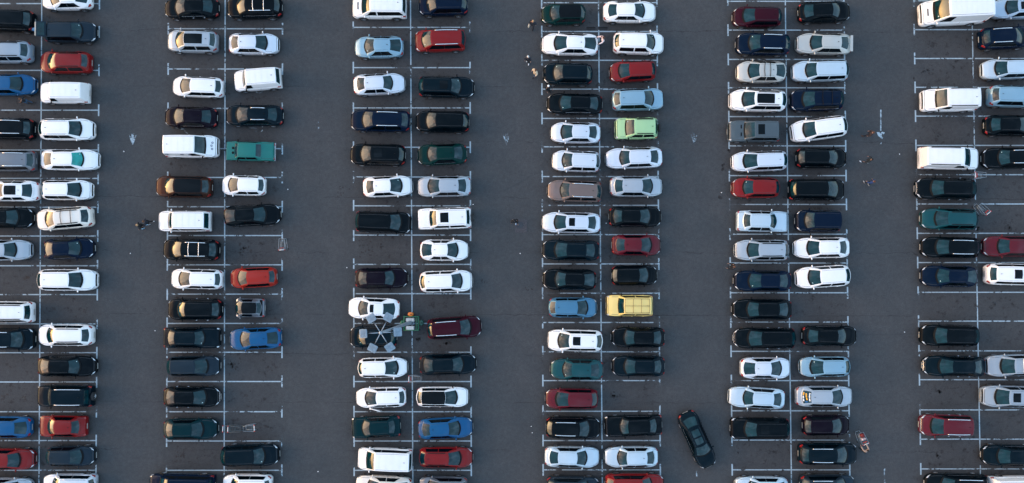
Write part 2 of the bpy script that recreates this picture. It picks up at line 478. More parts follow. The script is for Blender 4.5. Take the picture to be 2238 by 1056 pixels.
    if typ != 'boxy':
        gm = MB()
        for s in (1, -1): gm.add(*patch(BPs[s], hL - .075, hL - .018, 5.3, 8, 2, 5, .008))
        gm.build('grille', CHROME if 'chrome' in fl else TRIM, root, smooth=True)
        if 'bonnetline' in fl or rnd.random() < .55:
            g2 = MB()
            for s in (1, -1): g2.add(*patch(BPs[s], lambda k: hL - .20 + .03*k, lambda k: hL - .175 + .03*k, 6.3, 8, 1, 5, .005))
            g2.build('bonnet_gap', SEAM, root, smooth=True)
    else:
        MB().box((hL + .02, 0, .50), (.09, W*.93, .12), bev=.02).box((-hL - .03, 0, .50), (.09, W*.93, .12), bev=.02).build('bumper', CHROME, root)
        MB().box((hL - .005, 0, .66), (.03, .80, .15)).build('grille', TRIM, root)
        for s in (1, -1): MB().ball((A + .22, s*.20, .985), (.10, .11, .02)).build('air_vent', TRIM, root)
    for xx in (hL + .012, -hL - .012):
        if typ == 'boxy': xx *= 1.035
        MB().box((xx, 0, .46 if xx > 0 else .60), (.022, .50, .11), bev=.004).build('number_plate', PLATE, root)
    # mirrors
    zm = T['cowl'] + .06
    for s in (1, -1):
        ym = max(.93*hw(A - .25), hW*.9)
        mb = MB().ball((A - .20, s*(ym + .11), zm), (.060, .105, .065), 10, 6)
        mb.tube([(A - .15, s*(ym - .05), zm - .06), (A - .19, s*(ym + .06), zm - .02)], .025, 5)
        mb.build('wing_mirror', TRIM if ('blackmirror' in fl or panel or typ in ('jeep', 'boxy')) else pm, root, smooth=True)
    for s in (1, -1):
        if typ in ('roadster', 'boxy'): break
        for xh in (X(.42) + .14, X(.42) - .80):
            if typ in ('van', 'bigvan', 'smallvan') and xh < X(.4): continue
            MB().box((xh, s*(.995*hw(xh) + .012), zt(xh)*.84), (.13, .02, .025), bev=.006).build('door_handle', CHROME if 'chrome' in fl else pm, root)
    # wheels
    sc = wheel_r/.325
    for xw in (xw_f, xw_r):
        for s in (1, -1):
            w = link('wheel', TY_ME, TYRE, root, (xw, s*(hW - .105), wheel_r))
            w.scale = (sc, s*1.0, sc)
            link('rim', RIM_ME, RIM, w)
    # roof fittings
    def rpt(u, t, h): return CP(u, t) + Vector((0, 0, h))
    if 'sunroof' in fl: part('sunroof', patch(CP, 1.12, 1.40, -.62, .62, 3, 4, .010), GLASS_SIDE)
    if 'pano' in fl: part('sunroof', patch(CP, 1.0 if 'bigpano' in fl else 1.07, 1.72, -.70, .70, 5, 4, .010), GLASS_SIDE)
    if 'blackroof' in fl: part('roof_panel', patch(CP, .96, 2.04, -1.0, 1.0, 8, 8, .010), simple_cache('black_roof', (.002,.004,.006), .2, spec=.12))
    if 'rails' in fl or 'darkrails' in fl:
        for s in (1, -1):
            pts = [rpt(1.10, s*.95, -.01)] + [rpt(1.14 + k*.12, s*.95, .05) for k in range(7)] + [rpt(1.90, s*.95, -.01)]
            MB().tube(pts, .030, 6).build('roof_rail', TRIM if 'darkrails' in fl else CHROME, root, smooth=True)
    if 'bars' in fl or 'darkbars' in fl:
        for u in (1.28, 1.66):
            pts = [rpt(u, t, .085) for t in (-1, -.5, 0, .5, 1)]
            MB().tube([rpt(u, -1, 0)] + pts + [rpt(u, 1, 0)], .026, 6).build('roof_bar', TRIM if 'darkbars' in fl else CHROME, root, smooth=True)
    if 'spare' in fl:
        w = link('spare_wheel', TY_ME, TYRE, root, (-hL - .14, .0, .92), (0, 0, R(90)))
        w.scale = (1.08, 1.0, 1.08); link('rim', RIM_ME, RIM, w, (0, .0, 0))
    if 'spoiler' in fl:
        sp = MB()
        for s in (1, -1): sp.box((-hL + .14, s*.55, T['rend'] + .12), (.10, .04, .16))
        sp.box((-hL + .12, 0, T['rend'] + .21), (.22, 1.36, .03), bev=.01).build('spoiler', pm, root)
    if typ == 'roadster': part('engine_cover', patch(lambda a, b: BP(a, 8-abs(b), 1 if b >= 0 else -1), -hL + .16, D + .12, -1.85, 1.85, 3, 6, .012), TRIM)
    if 'vents' in fl:
        for s in (1, -1): MB().box((A + .28, s*.32, zt(A + .3) + .035), (.10, .30, .02), bev=.006).build('bonnet_vent', TRIM, root)
    if 'scoop' in fl: MB().box((A + .40, 0, zt(A + .4) + .04), (.10, .60, .03), bev=.01).build('bonnet_scoop', TRIM, root)
    if typ in ('van', 'bigvan', 'smallvan') or 'ribs' in fl:   # pressed roof ribs
        for k in range(5 if typ != 'bigvan' else 8):
            u = 1.12 + .80*k/(4 if typ != 'bigvan' else 7)
            g = patch(CP, u, u + .018, -.80, .80, 1, 8, .006)
            part('roof_rib', g, pm)
    if typ not in ('bigvan', 'boxy', 'roadster') and rnd.random() < .75:
        MB().ball(rpt(1.86, 0, .02), (.07, .018, .045), 8, 5).build('antenna', TRIM, root)
    if rnd.random() < .30:
        t0 = rnd.choice((-.72, .62)); part('sticker', patch(CP, .24, .30, t0, t0 + .09, 1, 1, .013), PAPER)
    return root, dict(CP=CP, BP=BP, patch=patch, part=part, hL=hL, A=A, zt=zt, T=T, C=C_, D=D)

def simple_cache(name, *a, **k):
    if name not in MATS: MATS[name] = simple(name, *a, **k)
    return MATS[name]

# every vehicle: left and right end in the photo, centre height in the photo, kind, way it faces, paint, turn in degrees, extras
FILES = [
 [ # first file, cut by the left edge
  (-35,78,46,'suv','L','black',-2,'norails'), (-40,73,115,'suv','L','lightgrey',0,'darkrails'), (-38,81,186,'sedan','R','blue',0,''),
  (-42,78,282,'suv','L','black',-1,'rails'), (-40,80,352,'wagon','L','grey',0,'rails'), (-32,88,418,'sedan','L','white',0,'pano'),
  (-46,74,476,'sedan','R','black',0,''), (-48,71,547,'sedan','R','silver',1,''), (-52,75,682,'mpv','L','white',0,'darkrails ribs'),
  (-46,75,741,'mpv','R','blackblue',0,'rails'), (-46,71,933,'coupe','L','blue',0,''), (-42,78,1003,'sedan','R','red',0,''),
  (-46,72,1066,'hatch','R','silver',0,'')],
 [ (91,203,-1,'coupe','L','white',1,''), (99,213,71,'wagon','R','slate',0,'tailgate'), (89,202,138,'suv','L','red',0,'darkrails'),
  (88,197,204,'smallvan','L','white',0,'norear'), (91,208,284,'suv','R','white',0,'rails'), (91,218,350,'sedan','R','white',0,'tealglass'),
  (95,204,416,'hatch','R','white',0,''), (81,205,478,'suv','L','cream',5,'darkbars darkrails'), (97,207,544,'sedan','R','navy',2,''),
  (88,214,612,'suv','R','white',0,''), (85,206,732,'suv','L','white',0,'darkrails'), (84,212,800,'sedan','R','black',0,''),
  (84,206,865,'jeep','L','blackblue',0,'rails spare'), (86,191,931,'classic','L','red',0,''), (106,209,996,'hatch','R','slate',1,''),
  (93,212,1058,'wagon','L','silverwhite',0,'rails')],
 [ (358,480,19,'sedan','L','black',1,'chrome'), (366,478,92,'suv','L','silver',-1,'pano bigpano'), (376,490,191,'hatch','L','white',-2,''),
  (359,476,257,'sedan','L','purple',-1,''), (354,482,321,'van','R','white',0,'norear logos'), (341,465,409,'suv','L','brown',-1,'blackroof'),
  (346,462,484,'smallvan','L','white',0,'windows ribs'), (357,481,546,'suv','L','black',-1,'rails bars'), (373,488,610,'hatch','L','white',-1,''),
  (367,487,676,'suv','L','black',0,'chrome'), (358,482,738,'classic','R','blackblue',0,''), (368,482,800,'hatch','R','slate',1,''),
  (358,482,867,'sedan','R','black',0,'chrome'), (358,477,937,'sedan','R','darkteal',1,''), (327,471,1060,'van','L','navy',-1,'windows blackmirror')],
 [ (496,618,18,'suv','L','black',1,'rails bars'), (500,611,97,'sedan','R','silverwhite',0,''), (511,616,175,'smallvan','L','white',5,''),
  (492,620,253,'sedan','L','blackblue',0,'rails'), (495,601,331,'boxy','L','turquoise',-1,''), (484,582,406,'hatch','L','white',-1,''),
  (490,614,471,'coupe','R','black',3,''), (502,606,607,'hatch','L','orangered',3,''), (513,580,673,'roadster','L','grey',0,'blackroof'),
  (501,616,740,'coupe','L','blue',3,''), (486,611,994,'suv','R','blackblue',2,''), (487,596,1059,'suv','L','white',0,'')],
 [ (769,890,17,'van','L','white',0,'windows scoop'), (774,883,104,'coupe','L','lightblue',1,''), (772,887,185,'sedan','R','silverwhite',3,''),
  (766,897,265,'suv','L','navy',-1,'rails'), (765,887,339,'suv','L','black',-1,'sunroof'), (793,903,408,'sedan','R','white',3,''),
  (775,900,486,'mpv','R','black',-2,''), (776,892,608,'sedan','R','purple',1,''), (760,874,674,'coupe','L','white',-2,'sunroof bigrear'),
  (764,868,736,'suv','L','blackblue',0,''), (784,892,803,'hatch','R','white',1,''), (777,888,868,'hatch','L','white',2,'opendoor'),
  (768,876,933,'classic','L','darkteal',3,''), (781,902,1003,'van','L','white',-2,'windows'), (776,900,1063,'coupe','L','cream',-2,'')],
 [ (914,1023,12,'suv','L','navy',1,''), (906,1017,90,'mpv','L','red',2,'rails'), (916,1038,191,'wagon','R','blackblue',-1,'sunroof'),
  (907,1026,267,'suv','L','black',-1,''), (911,1021,338,'sedan','L','darkgreen',2,''), (911,1030,408,'sedan','L','silver',1,''),
  (912,1031,478,'jeep','L','white',2,'sunroof spare'), (918,1025,547,'coupe','R','white',0,''), (918,1034,615,'suv','R','white',2,''),
  (934,1053,716,'suv','R','plum',4,'rails'), (917,1042,796,'sedan','R','blackblue',2,''), (911,1025,867,'hatch','R','white',0,'blackroof blackmirror'),
  (914,1034,935,'sedan','R','blue',3,''), (917,1034,999,'hatch','R','red',0,'darkrails'), (914,1022,1063,'hatch','L','grey',0,'')],
 [ (1182,1279,32,'hatch','L','darkgreen',1,'blackroof'), (1182,1308,98,'coupe','L','white',-1,''), (1186,1294,163,'suv','L','blackblue',-1,''),
  (1194,1317,228,'sedan','L','black',-1,''), (1202,1313,291,'sedan','L','silverwhite',-1,''), (1205,1310,353,'wagon','L','silverwhite',-2,''),
  (1195,1314,418,'wagon','L','taupe',-2,'rails'), (1183,1313,487,'sedan','L','silverwhite',-1,'sunroof'), (1184,1310,547,'sedan','L','blackblue',-1,''),
  (1185,1303,611,'coupe','L','black',-1,''), (1199,1306,672,'hatch','R','steelblue',0,''), (1196,1316,744,'suv','L','white',-1,'sunroof'),
  (1202,1318,807,'sedan','L','seagreen',-1,''), (1191,1306,871,'hatch','L','maroon',0,''), (1193,1312,934,'suv','R','black',-1,'rails'),
  (1190,1311,998,'sedan','R','paleblue',-1,''), (1194,1310,1064,'suv','R','slate',-1,'')],
 [ (1317,1435,27,'sedan','R','white',0,''), (1339,1452,96,'suv','R','white',-1,''), (1331,1432,157,'hatch','L','red',3,''),
  (1337,1451,219,'suv','R','lightblue',2,''), (1343,1441,282,'jeep','L','lime',1,'darkrails spare'), (1322,1448,346,'sedan','L','silverwhite',2,''),
  (1332,1449,408,'sedan','R','silver',0,''), (1330,1446,474,'sedan','R','black',0,''), (1336,1445,536,'sedan','R','maroon',0,''),
  (1336,1437,602,'hatch','R','black',1,''), (1324,1431,668,'jeep','L','yellow',0,'rack'), (1335,1453,737,'sedan','L','black',0,''),
  (1336,1453,800,'sedan','L','blackblue',0,''), (1321,1447,930,'classic','L','black',2,''), (1320,1438,998,'sedan','L','paleblue',1,''),
  (1322,1451,1058,'suv','R','red',0,'')],
 [ (1600,1706,38,'hatch','L','plum',0,''), (1607,1724,98,'suv','L','navy',-1,'rails'), (1608,1717,158,'coupe','L','beige',0,'darkbars'),
  (1592,1716,221,'suv','L','white',-1,'pano darkrails'), (1589,1710,288,'jeep','L','gunmetal',0,'sunroof vents'), (1597,1719,353,'hatch','L','silverwhite',2,''),
  (1598,1701,411,'hatch','L','red',0,''), (1609,1723,484,'classic','R','paleblue',-1,''), (1604,1721,547,'wagon','L','silver',0,'darkrails'),
  (1603,1729,614,'sedan','L','navy',0,''), (1599,1730,676,'sedan','L','black',0,''), (1602,1736,739,'wagon','L','black',0,'chrome'),
  (1617,1729,804,'coupe','R','silverwhite',0,''), (1591,1715,869,'sedan','L','paleblue',-3,''), (1596,1723,936,'wagon','L','black',0,'sunroof roundlamps'),
  (1605,1722,1064,'sedan','L','paleblue',0,'')],
 [ (1743,1859,27,'sedan','R','black',2,''), (1738,1861,97,'sedan','L','beige',-1,'spoiler'), (1729,1852,156,'wagon','L','paleblue',2,''),
  (1725,1840,220,'suv','L','navy',1,'darkbars'), (1726,1848,283,'suv','L','white',8,''), (1739,1851,346,'hatch','R','black',0,''),
  (1722,1846,415,'mpv','R','black',0,''), (1737,1845,483,'mpv','L','navy',0,''), (1733,1856,542,'sedan','L','white',1,''),
  (1737,1854,605,'suv','L','white',4,''), (1752,1873,734,'sedan','R','black',0,''), (1746,1854,801,'hatch','L','lightblue',1,''),
  (1738,1864,866,'sedan','R','silver',0,'advert'), (1753,1857,929,'hatch','R','purple',1,''), (1744,1872,991,'suv','R','blackblue',0,'rails'),
  (1747,1867,1060,'suv','R','slate',0,'rails')],
 [ (2004,2172,29,'bigvan','L','white',3,'norear scoop'), (2009,2147,220,'van','L','white',1,'norear darkrails'), (2007,2138,347,'van','R','white',-1,'norear darkrails'),
  (1999,2128,413,'suv','L','black',-1,'chrome'), (2011,2133,479,'wagon','L','seagreen',-1,'darkrails'), (2012,2136,541,'wagon','L','black',-1,'rails'),
  (2012,2133,604,'coupe','L','navy',-1,''), (2010,2134,733,'suv','L','black',-1,''), (2016,2152,800,'sedan','L','blackblue',-1,'chrome'),
  (2011,2137,929,'mpv','L','maroon',-1,'rails chrome'), (2021,2156,1058,'wagon','L','black',-1,'rails')],
 [ (2165,2285,19,'sedan','L','bluesilver',3,'sunroof'), (2138,2250,84,'suv','R','navy',3,'rails'), (2143,2255,152,'hatch','L','paleblue',2,''),
  (2157,2264,212,'suv','R','lightblue',-1,''), (2149,2268,275,'sedan','R','black',0,''), (2145,2267,346,'wagon','L','black',1,'rails'),
  (2146,2264,539,'sedan','L','maroon',0,''), (2151,2274,600,'suv','R','white',-1,'sunroof'), (2153,2276,798,'suv','L','lightgrey',2,'bars'),
  (2143,2264,866,'suv','L','lightgrey',-1,'sunroof'), (2145,2269,995,'sedan','L','blackblue',-1,''), (2160,2290,1064,'van','R','white',1,'norear')],
]
CNAME = {'blackblue':'blue-black','silverwhite':'silvery white','paleblue':'pale silver-blue','bluesilver':'blue-silver','darkgreen':'dark green',
 'darkteal':'dark teal','seagreen':'sea green','orangered':'orange-red','lightblue':'light blue','steelblue':'steel blue','purple':'dark purple','plum':'plum',
 'navy':'navy','lime':'lime green','yellow':'pale yellow','slate':'slate grey','taupe':'taupe','gunmetal':'gunmetal grey','lightgrey':'light grey'}
FNAME = [('logos','with round logos'),('opendoor','with open door'),('tailgate','with raised tailgate'),('advert','with rear-window advert'),('rack','with roof rack'),
 ('spare','with spare wheel'),('spoiler','with rear spoiler'),('pano','with panoramic roof'),('sunroof','with sunroof'),('blackroof','with black roof'),('bars','with roof bars'),
 ('rails','with roof rails'),('vents','with bonnet vents'),('tealglass','with teal windshield'),('roundlamps','with round lamps')]
ORD = ['leftmost','second','third','fourth','fifth','sixth','seventh','eighth','ninth','tenth','eleventh','rightmost']
KNAME = {k: TYPES[k]['name'].replace('_', ' ').replace('suv', 'SUV').replace('off roader', 'off-roader') for k in TYPES}
cars = {}
nveh = 0
for fi, file in enumerate(FILES):
    short = [CNAME.get(c[5], c[5]) + ' ' + KNAME[c[3]] for c in file]
    for i, (x0, x1, y, typ, d, col, rot, fl) in enumerate(file):
        nveh += 1
        pxm = F_PX / (CAM_H - .65)
        L = (x1 - x0) / pxm - .06
        pcx = (x0 + x1)/2
        if typ in ('van', 'bigvan', 'smallvan', 'jeep', 'mpv'):      # the tall tail leans outwards in the photo
            rear_px, front_px = (x1, x0) if d == 'L' else (x0, x1)
            if (rear_px - 1119) * (rear_px - front_px) > 0:
                rx_, fx_ = at(rear_px, y, TYPES[typ]['H']*.95).x, at(front_px, y, .6).x
                L = abs(rx_ - fx_) - .04
                pcx = 1119 + (rx_ + fx_)/2 * F_PX/(CAM_H - .62)
        over = {}
        f = fl
        if 'rack' in fl: f += ' norearx'
        if 'bigrear' in fl: over = dict(rr=.33, rb=.08)
        if 'roundlamps' in fl: over = dict(Rf=.38, kf=.78)
        head = (math.pi if d == 'L' else 0) + R(rot)
        if col == 'gunmetal': over = dict(wb=.70, rf=.52)
        if col == 'lime': over = dict(wb=.755, rf=.56)
        if typ == 'jeep' and col == 'white': over = dict(wb=.75, rf=.62)
        if typ == 'jeep' and col == 'yellow': over = dict(rf=.64, wb=.74, H=1.85)
        root, info = make_vehicle(typ, col, L, pcx, y, head, flags=f, seed=100*fi+i, **over)
        feat = next((b for a, b in FNAME if a in fl), '')
        if i == 0: pos = f'above {short[1]}, topmost'
        elif i == len(file)-1: pos = f'below {short[i-1]}, bottommost'
        else: pos = f'between {short[i-1]} and {short[i+1]}'
        wh = {'L': 'facing left', 'R': 'facing right'}[d]
        tail = f'{ORD[fi]} column'
        lab = f'{short[i]} {feat} {wh}, {pos}, {tail}'
        if len(lab.split()) > 16: lab = f'{short[i]} {feat}, {pos}, {tail}'
        if len(lab.split()) > 16: lab = f'{short[i]} {feat}, {pos}'
        lab = ' '.join(lab.replace(' ,', ',').split())
        tag(root, lab, {'van':'van','smallvan':'van','bigvan':'van','mpv':'minivan','suv':'SUV'}.get(typ, 'car'), 'vehicles parked in the marked rows')
        cars[(fi, i)] = (root, info, typ, col)
# the car driving down the lane
root, info = make_vehicle('sedan', 'blackblue', 5.0, 1524, 961, R(-66), flags='panodark', seed=901)
for u0, u1 in ((1.10, 1.42), (1.50, 1.86)):
    info['part']('sunroof', info['patch'](info['CP'], u0, u1, -.62, .62, 3, 4, .010), GLASS)
tag(root, 'blue-black saloon driving diagonally down the lane, alone between two rows', 'car')

# ------------------------------------------------------------------ ground
m, n_, l_, p_ = new_mat('asphalt'); nt = m.node_tree
co = ncoord(nt)
sx = nt.nodes.new('ShaderNodeSeparateXYZ'); l_.new(co, sx.inputs[0])
X0, PITCH = at(1312, 600).x, (at(1724, 600).x - at(902, 600).x)/2
far = mnode(nt, 'ABSOLUTE', mnode(nt, 'SUBTRACT', mnode(nt, 'WRAP', mnode(nt, 'SUBTRACT', sx.outputs[0], X0), PITCH/2, -PITCH/2), 0))
wob = nnoise(nt, co, .35, 4, .6)
stall = nrange(nt, mnode(nt, 'ADD', far, mnode(nt, 'MULTIPLY', mnode(nt, 'SUBTRACT', wob, .5), 2.2)), 5.6, 3.9)
fine = nnoise(nt, co, 22, 4, .8)
mid = nnoise(nt, co, 3.2, 6, .65); grit = nnoise(nt, co, 11, 3, .8)
big = nnoise(nt, co, .12, 5, .6)
base = nmix(nt, nrange(nt, big, .35, .65), (.0500,.0555,.0590), (.0605,.0610,.0625))
base = nmix(nt, mnode(nt, 'MULTIPLY', stall, .75), base, (.051,.052,.054))
base = nmix(nt, nrange(nt, mid, .3, .75), base, nmix(nt, .34, base, (.012,.012,.014)))
drip = mnode(nt, 'MULTIPLY', nrange(nt, nnoise(nt, co, 1.7, 6, .72), .555, .655), stall)
base = nmix(nt, mnode(nt, 'MULTIPLY', drip, .7), base, (.014,.012,.012))
smooth_ = nnoise(nt, co, .55, 3, .5)
base = nmix(nt, nrange(nt, smooth_, .35, .7, 0, .5), base, nmix(nt, 1.0, base, (1.28,1.25,1.22), 'MULTIPLY'))
base = nmix(nt, nrange(nt, fine, .3, .7, .0, .62), base, nmix(nt, 1.0, base, (1.75,1.75,1.75), 'MULTIPLY'))
base = nmix(nt, nrange(nt, grit, .3, .7, 0, .55), base, nmix(nt, 1.0, base, (.35,.38,.42), 'MULTIPLY'))
# paving seams across the lanes and a few wandering cracks
seam_f = None
for k, yy in enumerate([at(1119, q).y for q in (-60, 68, 190, 310, 432, 552, 688, 775, 880, 985, 1110)]):
    wv = mnode(nt, 'ADD', sx.outputs[1], mnode(nt, 'MULTIPLY', nnoise(nt, co, .55 + .05*k, 6, .7), 1.0 if k % 2 else .55))
    dd = mnode(nt, 'ABSOLUTE', mnode(nt, 'SUBTRACT', wv, yy + (.5 if k % 2 else .27)))
    s_ = nrange(nt, dd, .035, .008)
    seam_f = s_ if seam_f is None else mnode(nt, 'MAXIMUM', seam_f, s_)
brk = nrange(nt, nnoise(nt, co, .21, 4), .46, .60)
base = nmix(nt, mnode(nt, 'MULTIPLY', mnode(nt, 'MULTIPLY', seam_f, brk), .65), base, (.012,.012,.013))
speck = nrange(nt, nnoise(nt, co, 5.5, 2, .5), .725, .76)
base = nmix(nt, mnode(nt, 'MULTIPLY', speck, .55), base, (.012,.012,.013))
l_.new(base, p_.inputs['Base Color']); p_.inputs['Roughness'].default_value = .9
p_.inputs['Specular IOR Level'].default_value = .25
bmp = nt.nodes.new('ShaderNodeBump'); bmp.inputs['Strength'].default_value = .35; bmp.inputs['Distance'].default_value = .01
l_.new(fine, bmp.inputs['Height']); l_.new(bmp.outputs[0], p_.inputs['Normal'])
ASPHALT = m
S = 1500
g = link('ground', mesh('ground', [(-S,-S,0),(S,-S,0),(S,S,0),(-S,S,0)], [[0,1,2,3]]), ASPHALT, smooth=False); tag(g, kind='structure')

# ------------------------------------------------------------------ painted markings
m, n_, l_, p_ = new_mat('worn_road_paint'); nt = m.node_tree; co = ncoord(nt)
l_.new(nmix(nt, nrange(nt, nnoise(nt, co, 6, 4), .3, .7), (.25,.33,.38), (.37,.46,.52)), p_.inputs['Base Color'])
p_.inputs['Roughness'].default_value = .8
wear = mnode(nt, 'ADD', mnode(nt, 'MULTIPLY', nnoise(nt, co, .45, 4, .6), .70), mnode(nt, 'MULTIPLY', nnoise(nt, co, 3.2, 4, .62), .42))
tr = nt.nodes.new('ShaderNodeBsdfTransparent'); mx = nt.nodes.new('ShaderNodeMixShader')
l_.new(nrange(nt, wear, .580, .635, 1.0, 0.06), mx.inputs[0])
PAINT_W = m
l_.new(tr.outputs[0], mx.inputs[1]); l_.new(p_.outputs[0], mx.inputs[2])
l_.new(mx.outputs[0], n_['Material Output'].inputs['Surface'])
m2 = m.copy(); m2.name = 'faded_arrow_paint'
for nd in m2.node_tree.nodes:
    if nd.type == 'MAP_RANGE' and abs(nd.inputs['From Min'].default_value - .580) < 1e-4:
        nd.inputs['From Min'].default_value = .46; nd.inputs['From Max'].default_value = .56; nd.inputs['To Max'].default_value = 0
def strip(mb, a, b, w, z=.004):
    a, b = Vector(a), Vector(b); d = (b-a).normalized(); nrm = Vector((-d.y, d.x, 0))*w/2
    mb.add([(a-nrm).xy.to_3d()+Vector((0,0,z)), (b-nrm).xy.to_3d()+Vector((0,0,z)), (b+nrm).xy.to_3d()+Vector((0,0,z)), (a+nrm).xy.to_3d()+Vector((0,0,z))], [[0,1,2,3]])
ROWS = [
 ((-60,-62), (91,85.5), (217,210), [8,70,154,241,328,390,453,516,581,644,708,771,835,900,963,1028]),
 ((368,364), (492,490), (617.5,616), [-25,63,151,237,325,388,452,515,579,643,707,770,834,900,964,1028]),
 ((772,774), (897.5,902), (1027,1030), [-28,60,148,236,322,387,450,514,578,642,707,770,834,900,964,1028]),
 ((1184,1187), (1308.5,1316), (1436,1443), [6,69,132,195,259,321,386,449,513,577,641,705,769,832,899,963,1027]),
 ((1591,1600), (1717,1729), (1845,1857), [3,66,130,192,255,319,384,447,512,575,640,704,768,832,898,962,1027]),
 ((1998,2012), (2125,2142), (2252,2270), [2,65,128,191,254,318,382,446,510,574,639,702,767,830,896,960,1025])]
def lx(pr, y): return pr[0] + (pr[1]-pr[0])*(y-60)/940.0
for lft, mid_, rgt, ys in ROWS:
    mb = MB()
    strip(mb, at(lx(mid_, -60), -60), at(lx(mid_, 1120), 1120), .10)
    for y in ys:
        for end, s in ((lft, -1), (rgt, 1)):
            xe = lx(end, y); ym = y - (lx(end, y) - lx(mid_, y))*.003*0
            strip(mb, at(lx(mid_, y) + s*1.7, y), at(xe - s*1.7, y), .095)
            strip(mb, at(lx(end, y-12.8), y-12.8), at(lx(end, y+12.8), y+12.8), .12)
    tag(mb.build('parking_lines', PAINT_W), kind='structure')
mb = MB()
for x, y in ((290,303),(697,299),(1107,302),(1517,300)):
    w = 7
    P = [(x-3,y-11),(x+3,y-11),(x+2,y+0),(x+8,y-9),(x+5,y+3),(x,y+15),(x-5,y+3),(x-8,y-9),(x-2,y+0)]
    pts = [at(a,b,.004) for a,b in P]; mb.add(pts, [[0,8,2,1],[2,4,5,6,8],[2,3,4],[8,6,7]][0:1] + [[8,6,5,4,2],[2,4,3],[7,6,8]])
m3 = m2.copy(); m3.name = 'worn_arrow_paint'
for nd in m3.node_tree.nodes:
    if nd.type == 'MAP_RANGE' and abs(nd.inputs['From Min'].default_value - .46) < 1e-4: nd.inputs['From Min'].default_value = .40; nd.inputs['From Max'].default_value = .52
    if nd.type == 'TEX_NOISE' and abs(nd.inputs['Scale'].default_value - 3.2) < 1e-4: nd.inputs['Scale'].default_value = 6.5
tag(mb.build('direction_arrows', m3), kind='structure'); mb = MB()
x, y = 1925, 296
pts = [at(a,b,.004) for a,b in ((x-9,y-7),(x-3,y-7),(x-2,y-4),(x+3,y-8),(x+9,y-6),(x+3,y+2),(x+1,y+7),(x-3,y+3),(x-6,y+1))]; mb.add(pts, [list(range(9))[::-1]])
strip(mb, at(x+4,y+4), at(x,y+19), .07)
tag(mb.build('lane_arrow', PAINT_W), kind='structure'); mb = MB()
for (xa,ya,xb,yb) in ((1925,240,1925,286),(1522,1024,1523,1056),(1933,1024,1934,1060),(697,262,696,282),(287,1026,288,1058)):
    strip(mb, at(xa,ya), at(xb,yb), .11)
for cx0, cy0 in ((566,195),(566,281),(412,283)):
    for k in range(20):
        a0, a1 = R(20+16*k), R(36+16*k)
        strip(mb, at(cx0+8.5*math.cos(a0), cy0+8.5*math.sin(a0)), at(cx0+8.5*math.cos(a1), cy0+8.5*math.sin(a1)), .07)
    strip(mb, at(cx0-20, cy0-1), at(cx0-4, cy0-1), .10)
tag(mb.build('lane_arrows', m2), kind='structure')

# ------------------------------------------------------------------ stains, patch, manhole, drain
OIL = simple('oil_stain', (.016,.013,.013), .7, var=.4)
mb = MB(); rs = random.Random(4)
def blob(cx0, cy0, r, z=.008):
    n = 9; c = at(cx0, cy0, z); ph = rs.random()*6
    st = rs.uniform(.5, 1.0); an = rs.random()*3
    pts = []
    for k in range(n):
        t = 2*math.pi*k/n; rr = r*rs.uniform(.65, 1.2)
        u, v = math.cos(t)*rr, math.sin(t)*rr*st
        pts.append(c + Vector((u*math.cos(an)-v*math.sin(an), u*math.sin(an)+v*math.cos(an), 0)))
    mb.add(pts, [list(range(n))])
for cx0, cy0, n, sp, rr in [(530,545,26,13,.06),(795,545,22,18,.055),(832,540,8,8,.05),(700,0,0,0,0),(112,675,10,9,.05),(190,675,9,9,.05),(2035,95,22,11,.05),
     (2025,157,20,11,.05),(2092,132,4,6,.10),(2045,290,18,14,.05),(2050,301,3,5,.12),(2114,297,2,3,.09),(2053,858,3,5,.14),(2048,997,10,9,.07),(2040,860,6,8,.04),
     (1340,865,20,7,.06),(505,800,22,12,.06),(590,800,14,11,.05),(540,868,16,12,.04),(590,935,12,9,.05),(580,931,1,1,.10),(395,995,16,14,.05),(470,998,2,3,.08),
     (1612,990,3,4,.09),(1692,990,4,4,.07),(1830,672,6,16,.05),(950,672,10,14,.05),(915,740,5,7,.12),(975,745,6,14,.10),(375,355,10,14,.06),(750,415,9,8,.05),
     (740,425,8,6,.05),(1158,632,12,6,.04),(1060,615,6,8,.06),(2155,735,10,12,.04),(2172,668,8,7,.06),(2215,598,3,5,.05),(2140,500,6,8,.10),(2210,500,3,6,.14),
     (2158,415,3,4,.07),(10,862,6,10,.07),(55,868,9,9,.05),(60,608,6,5,.06),(25,805,4,6,.05),(1570,432,2,3,.12),(1585,368,5,8,.09),(2000,170,2,3,.14),
     (540,345,8,10,.05),(600,420,6,12,.05),(465,480,8,10,.07),(1325,175,7,9,.05),(1335,220,6,8,.05),(1330,285,8,6,.06),(1600,515,3,8,.05),(1975,270,3,6,.05),
     (1110,70,3,10,.04),(1035,130,3,8,.04),(1480,60,3,30,.03),(1900,600,6,60,.03),(300,700,8,60,.03),(700,600,8,70,.03),(1100,820,10,60,.03),(1500,700,8,60,.03),
     (285,130,6,50,.03),(50,990,3,4,.1),(1590,330,2,3,.09)]:
    for _ in range(n): blob(rs.gauss(cx0, sp*.6), rs.gauss(cy0, sp*.45), rr*rs.uniform(.4, 1.9))
tag(mb.build('oil_stains', OIL), kind='structure')
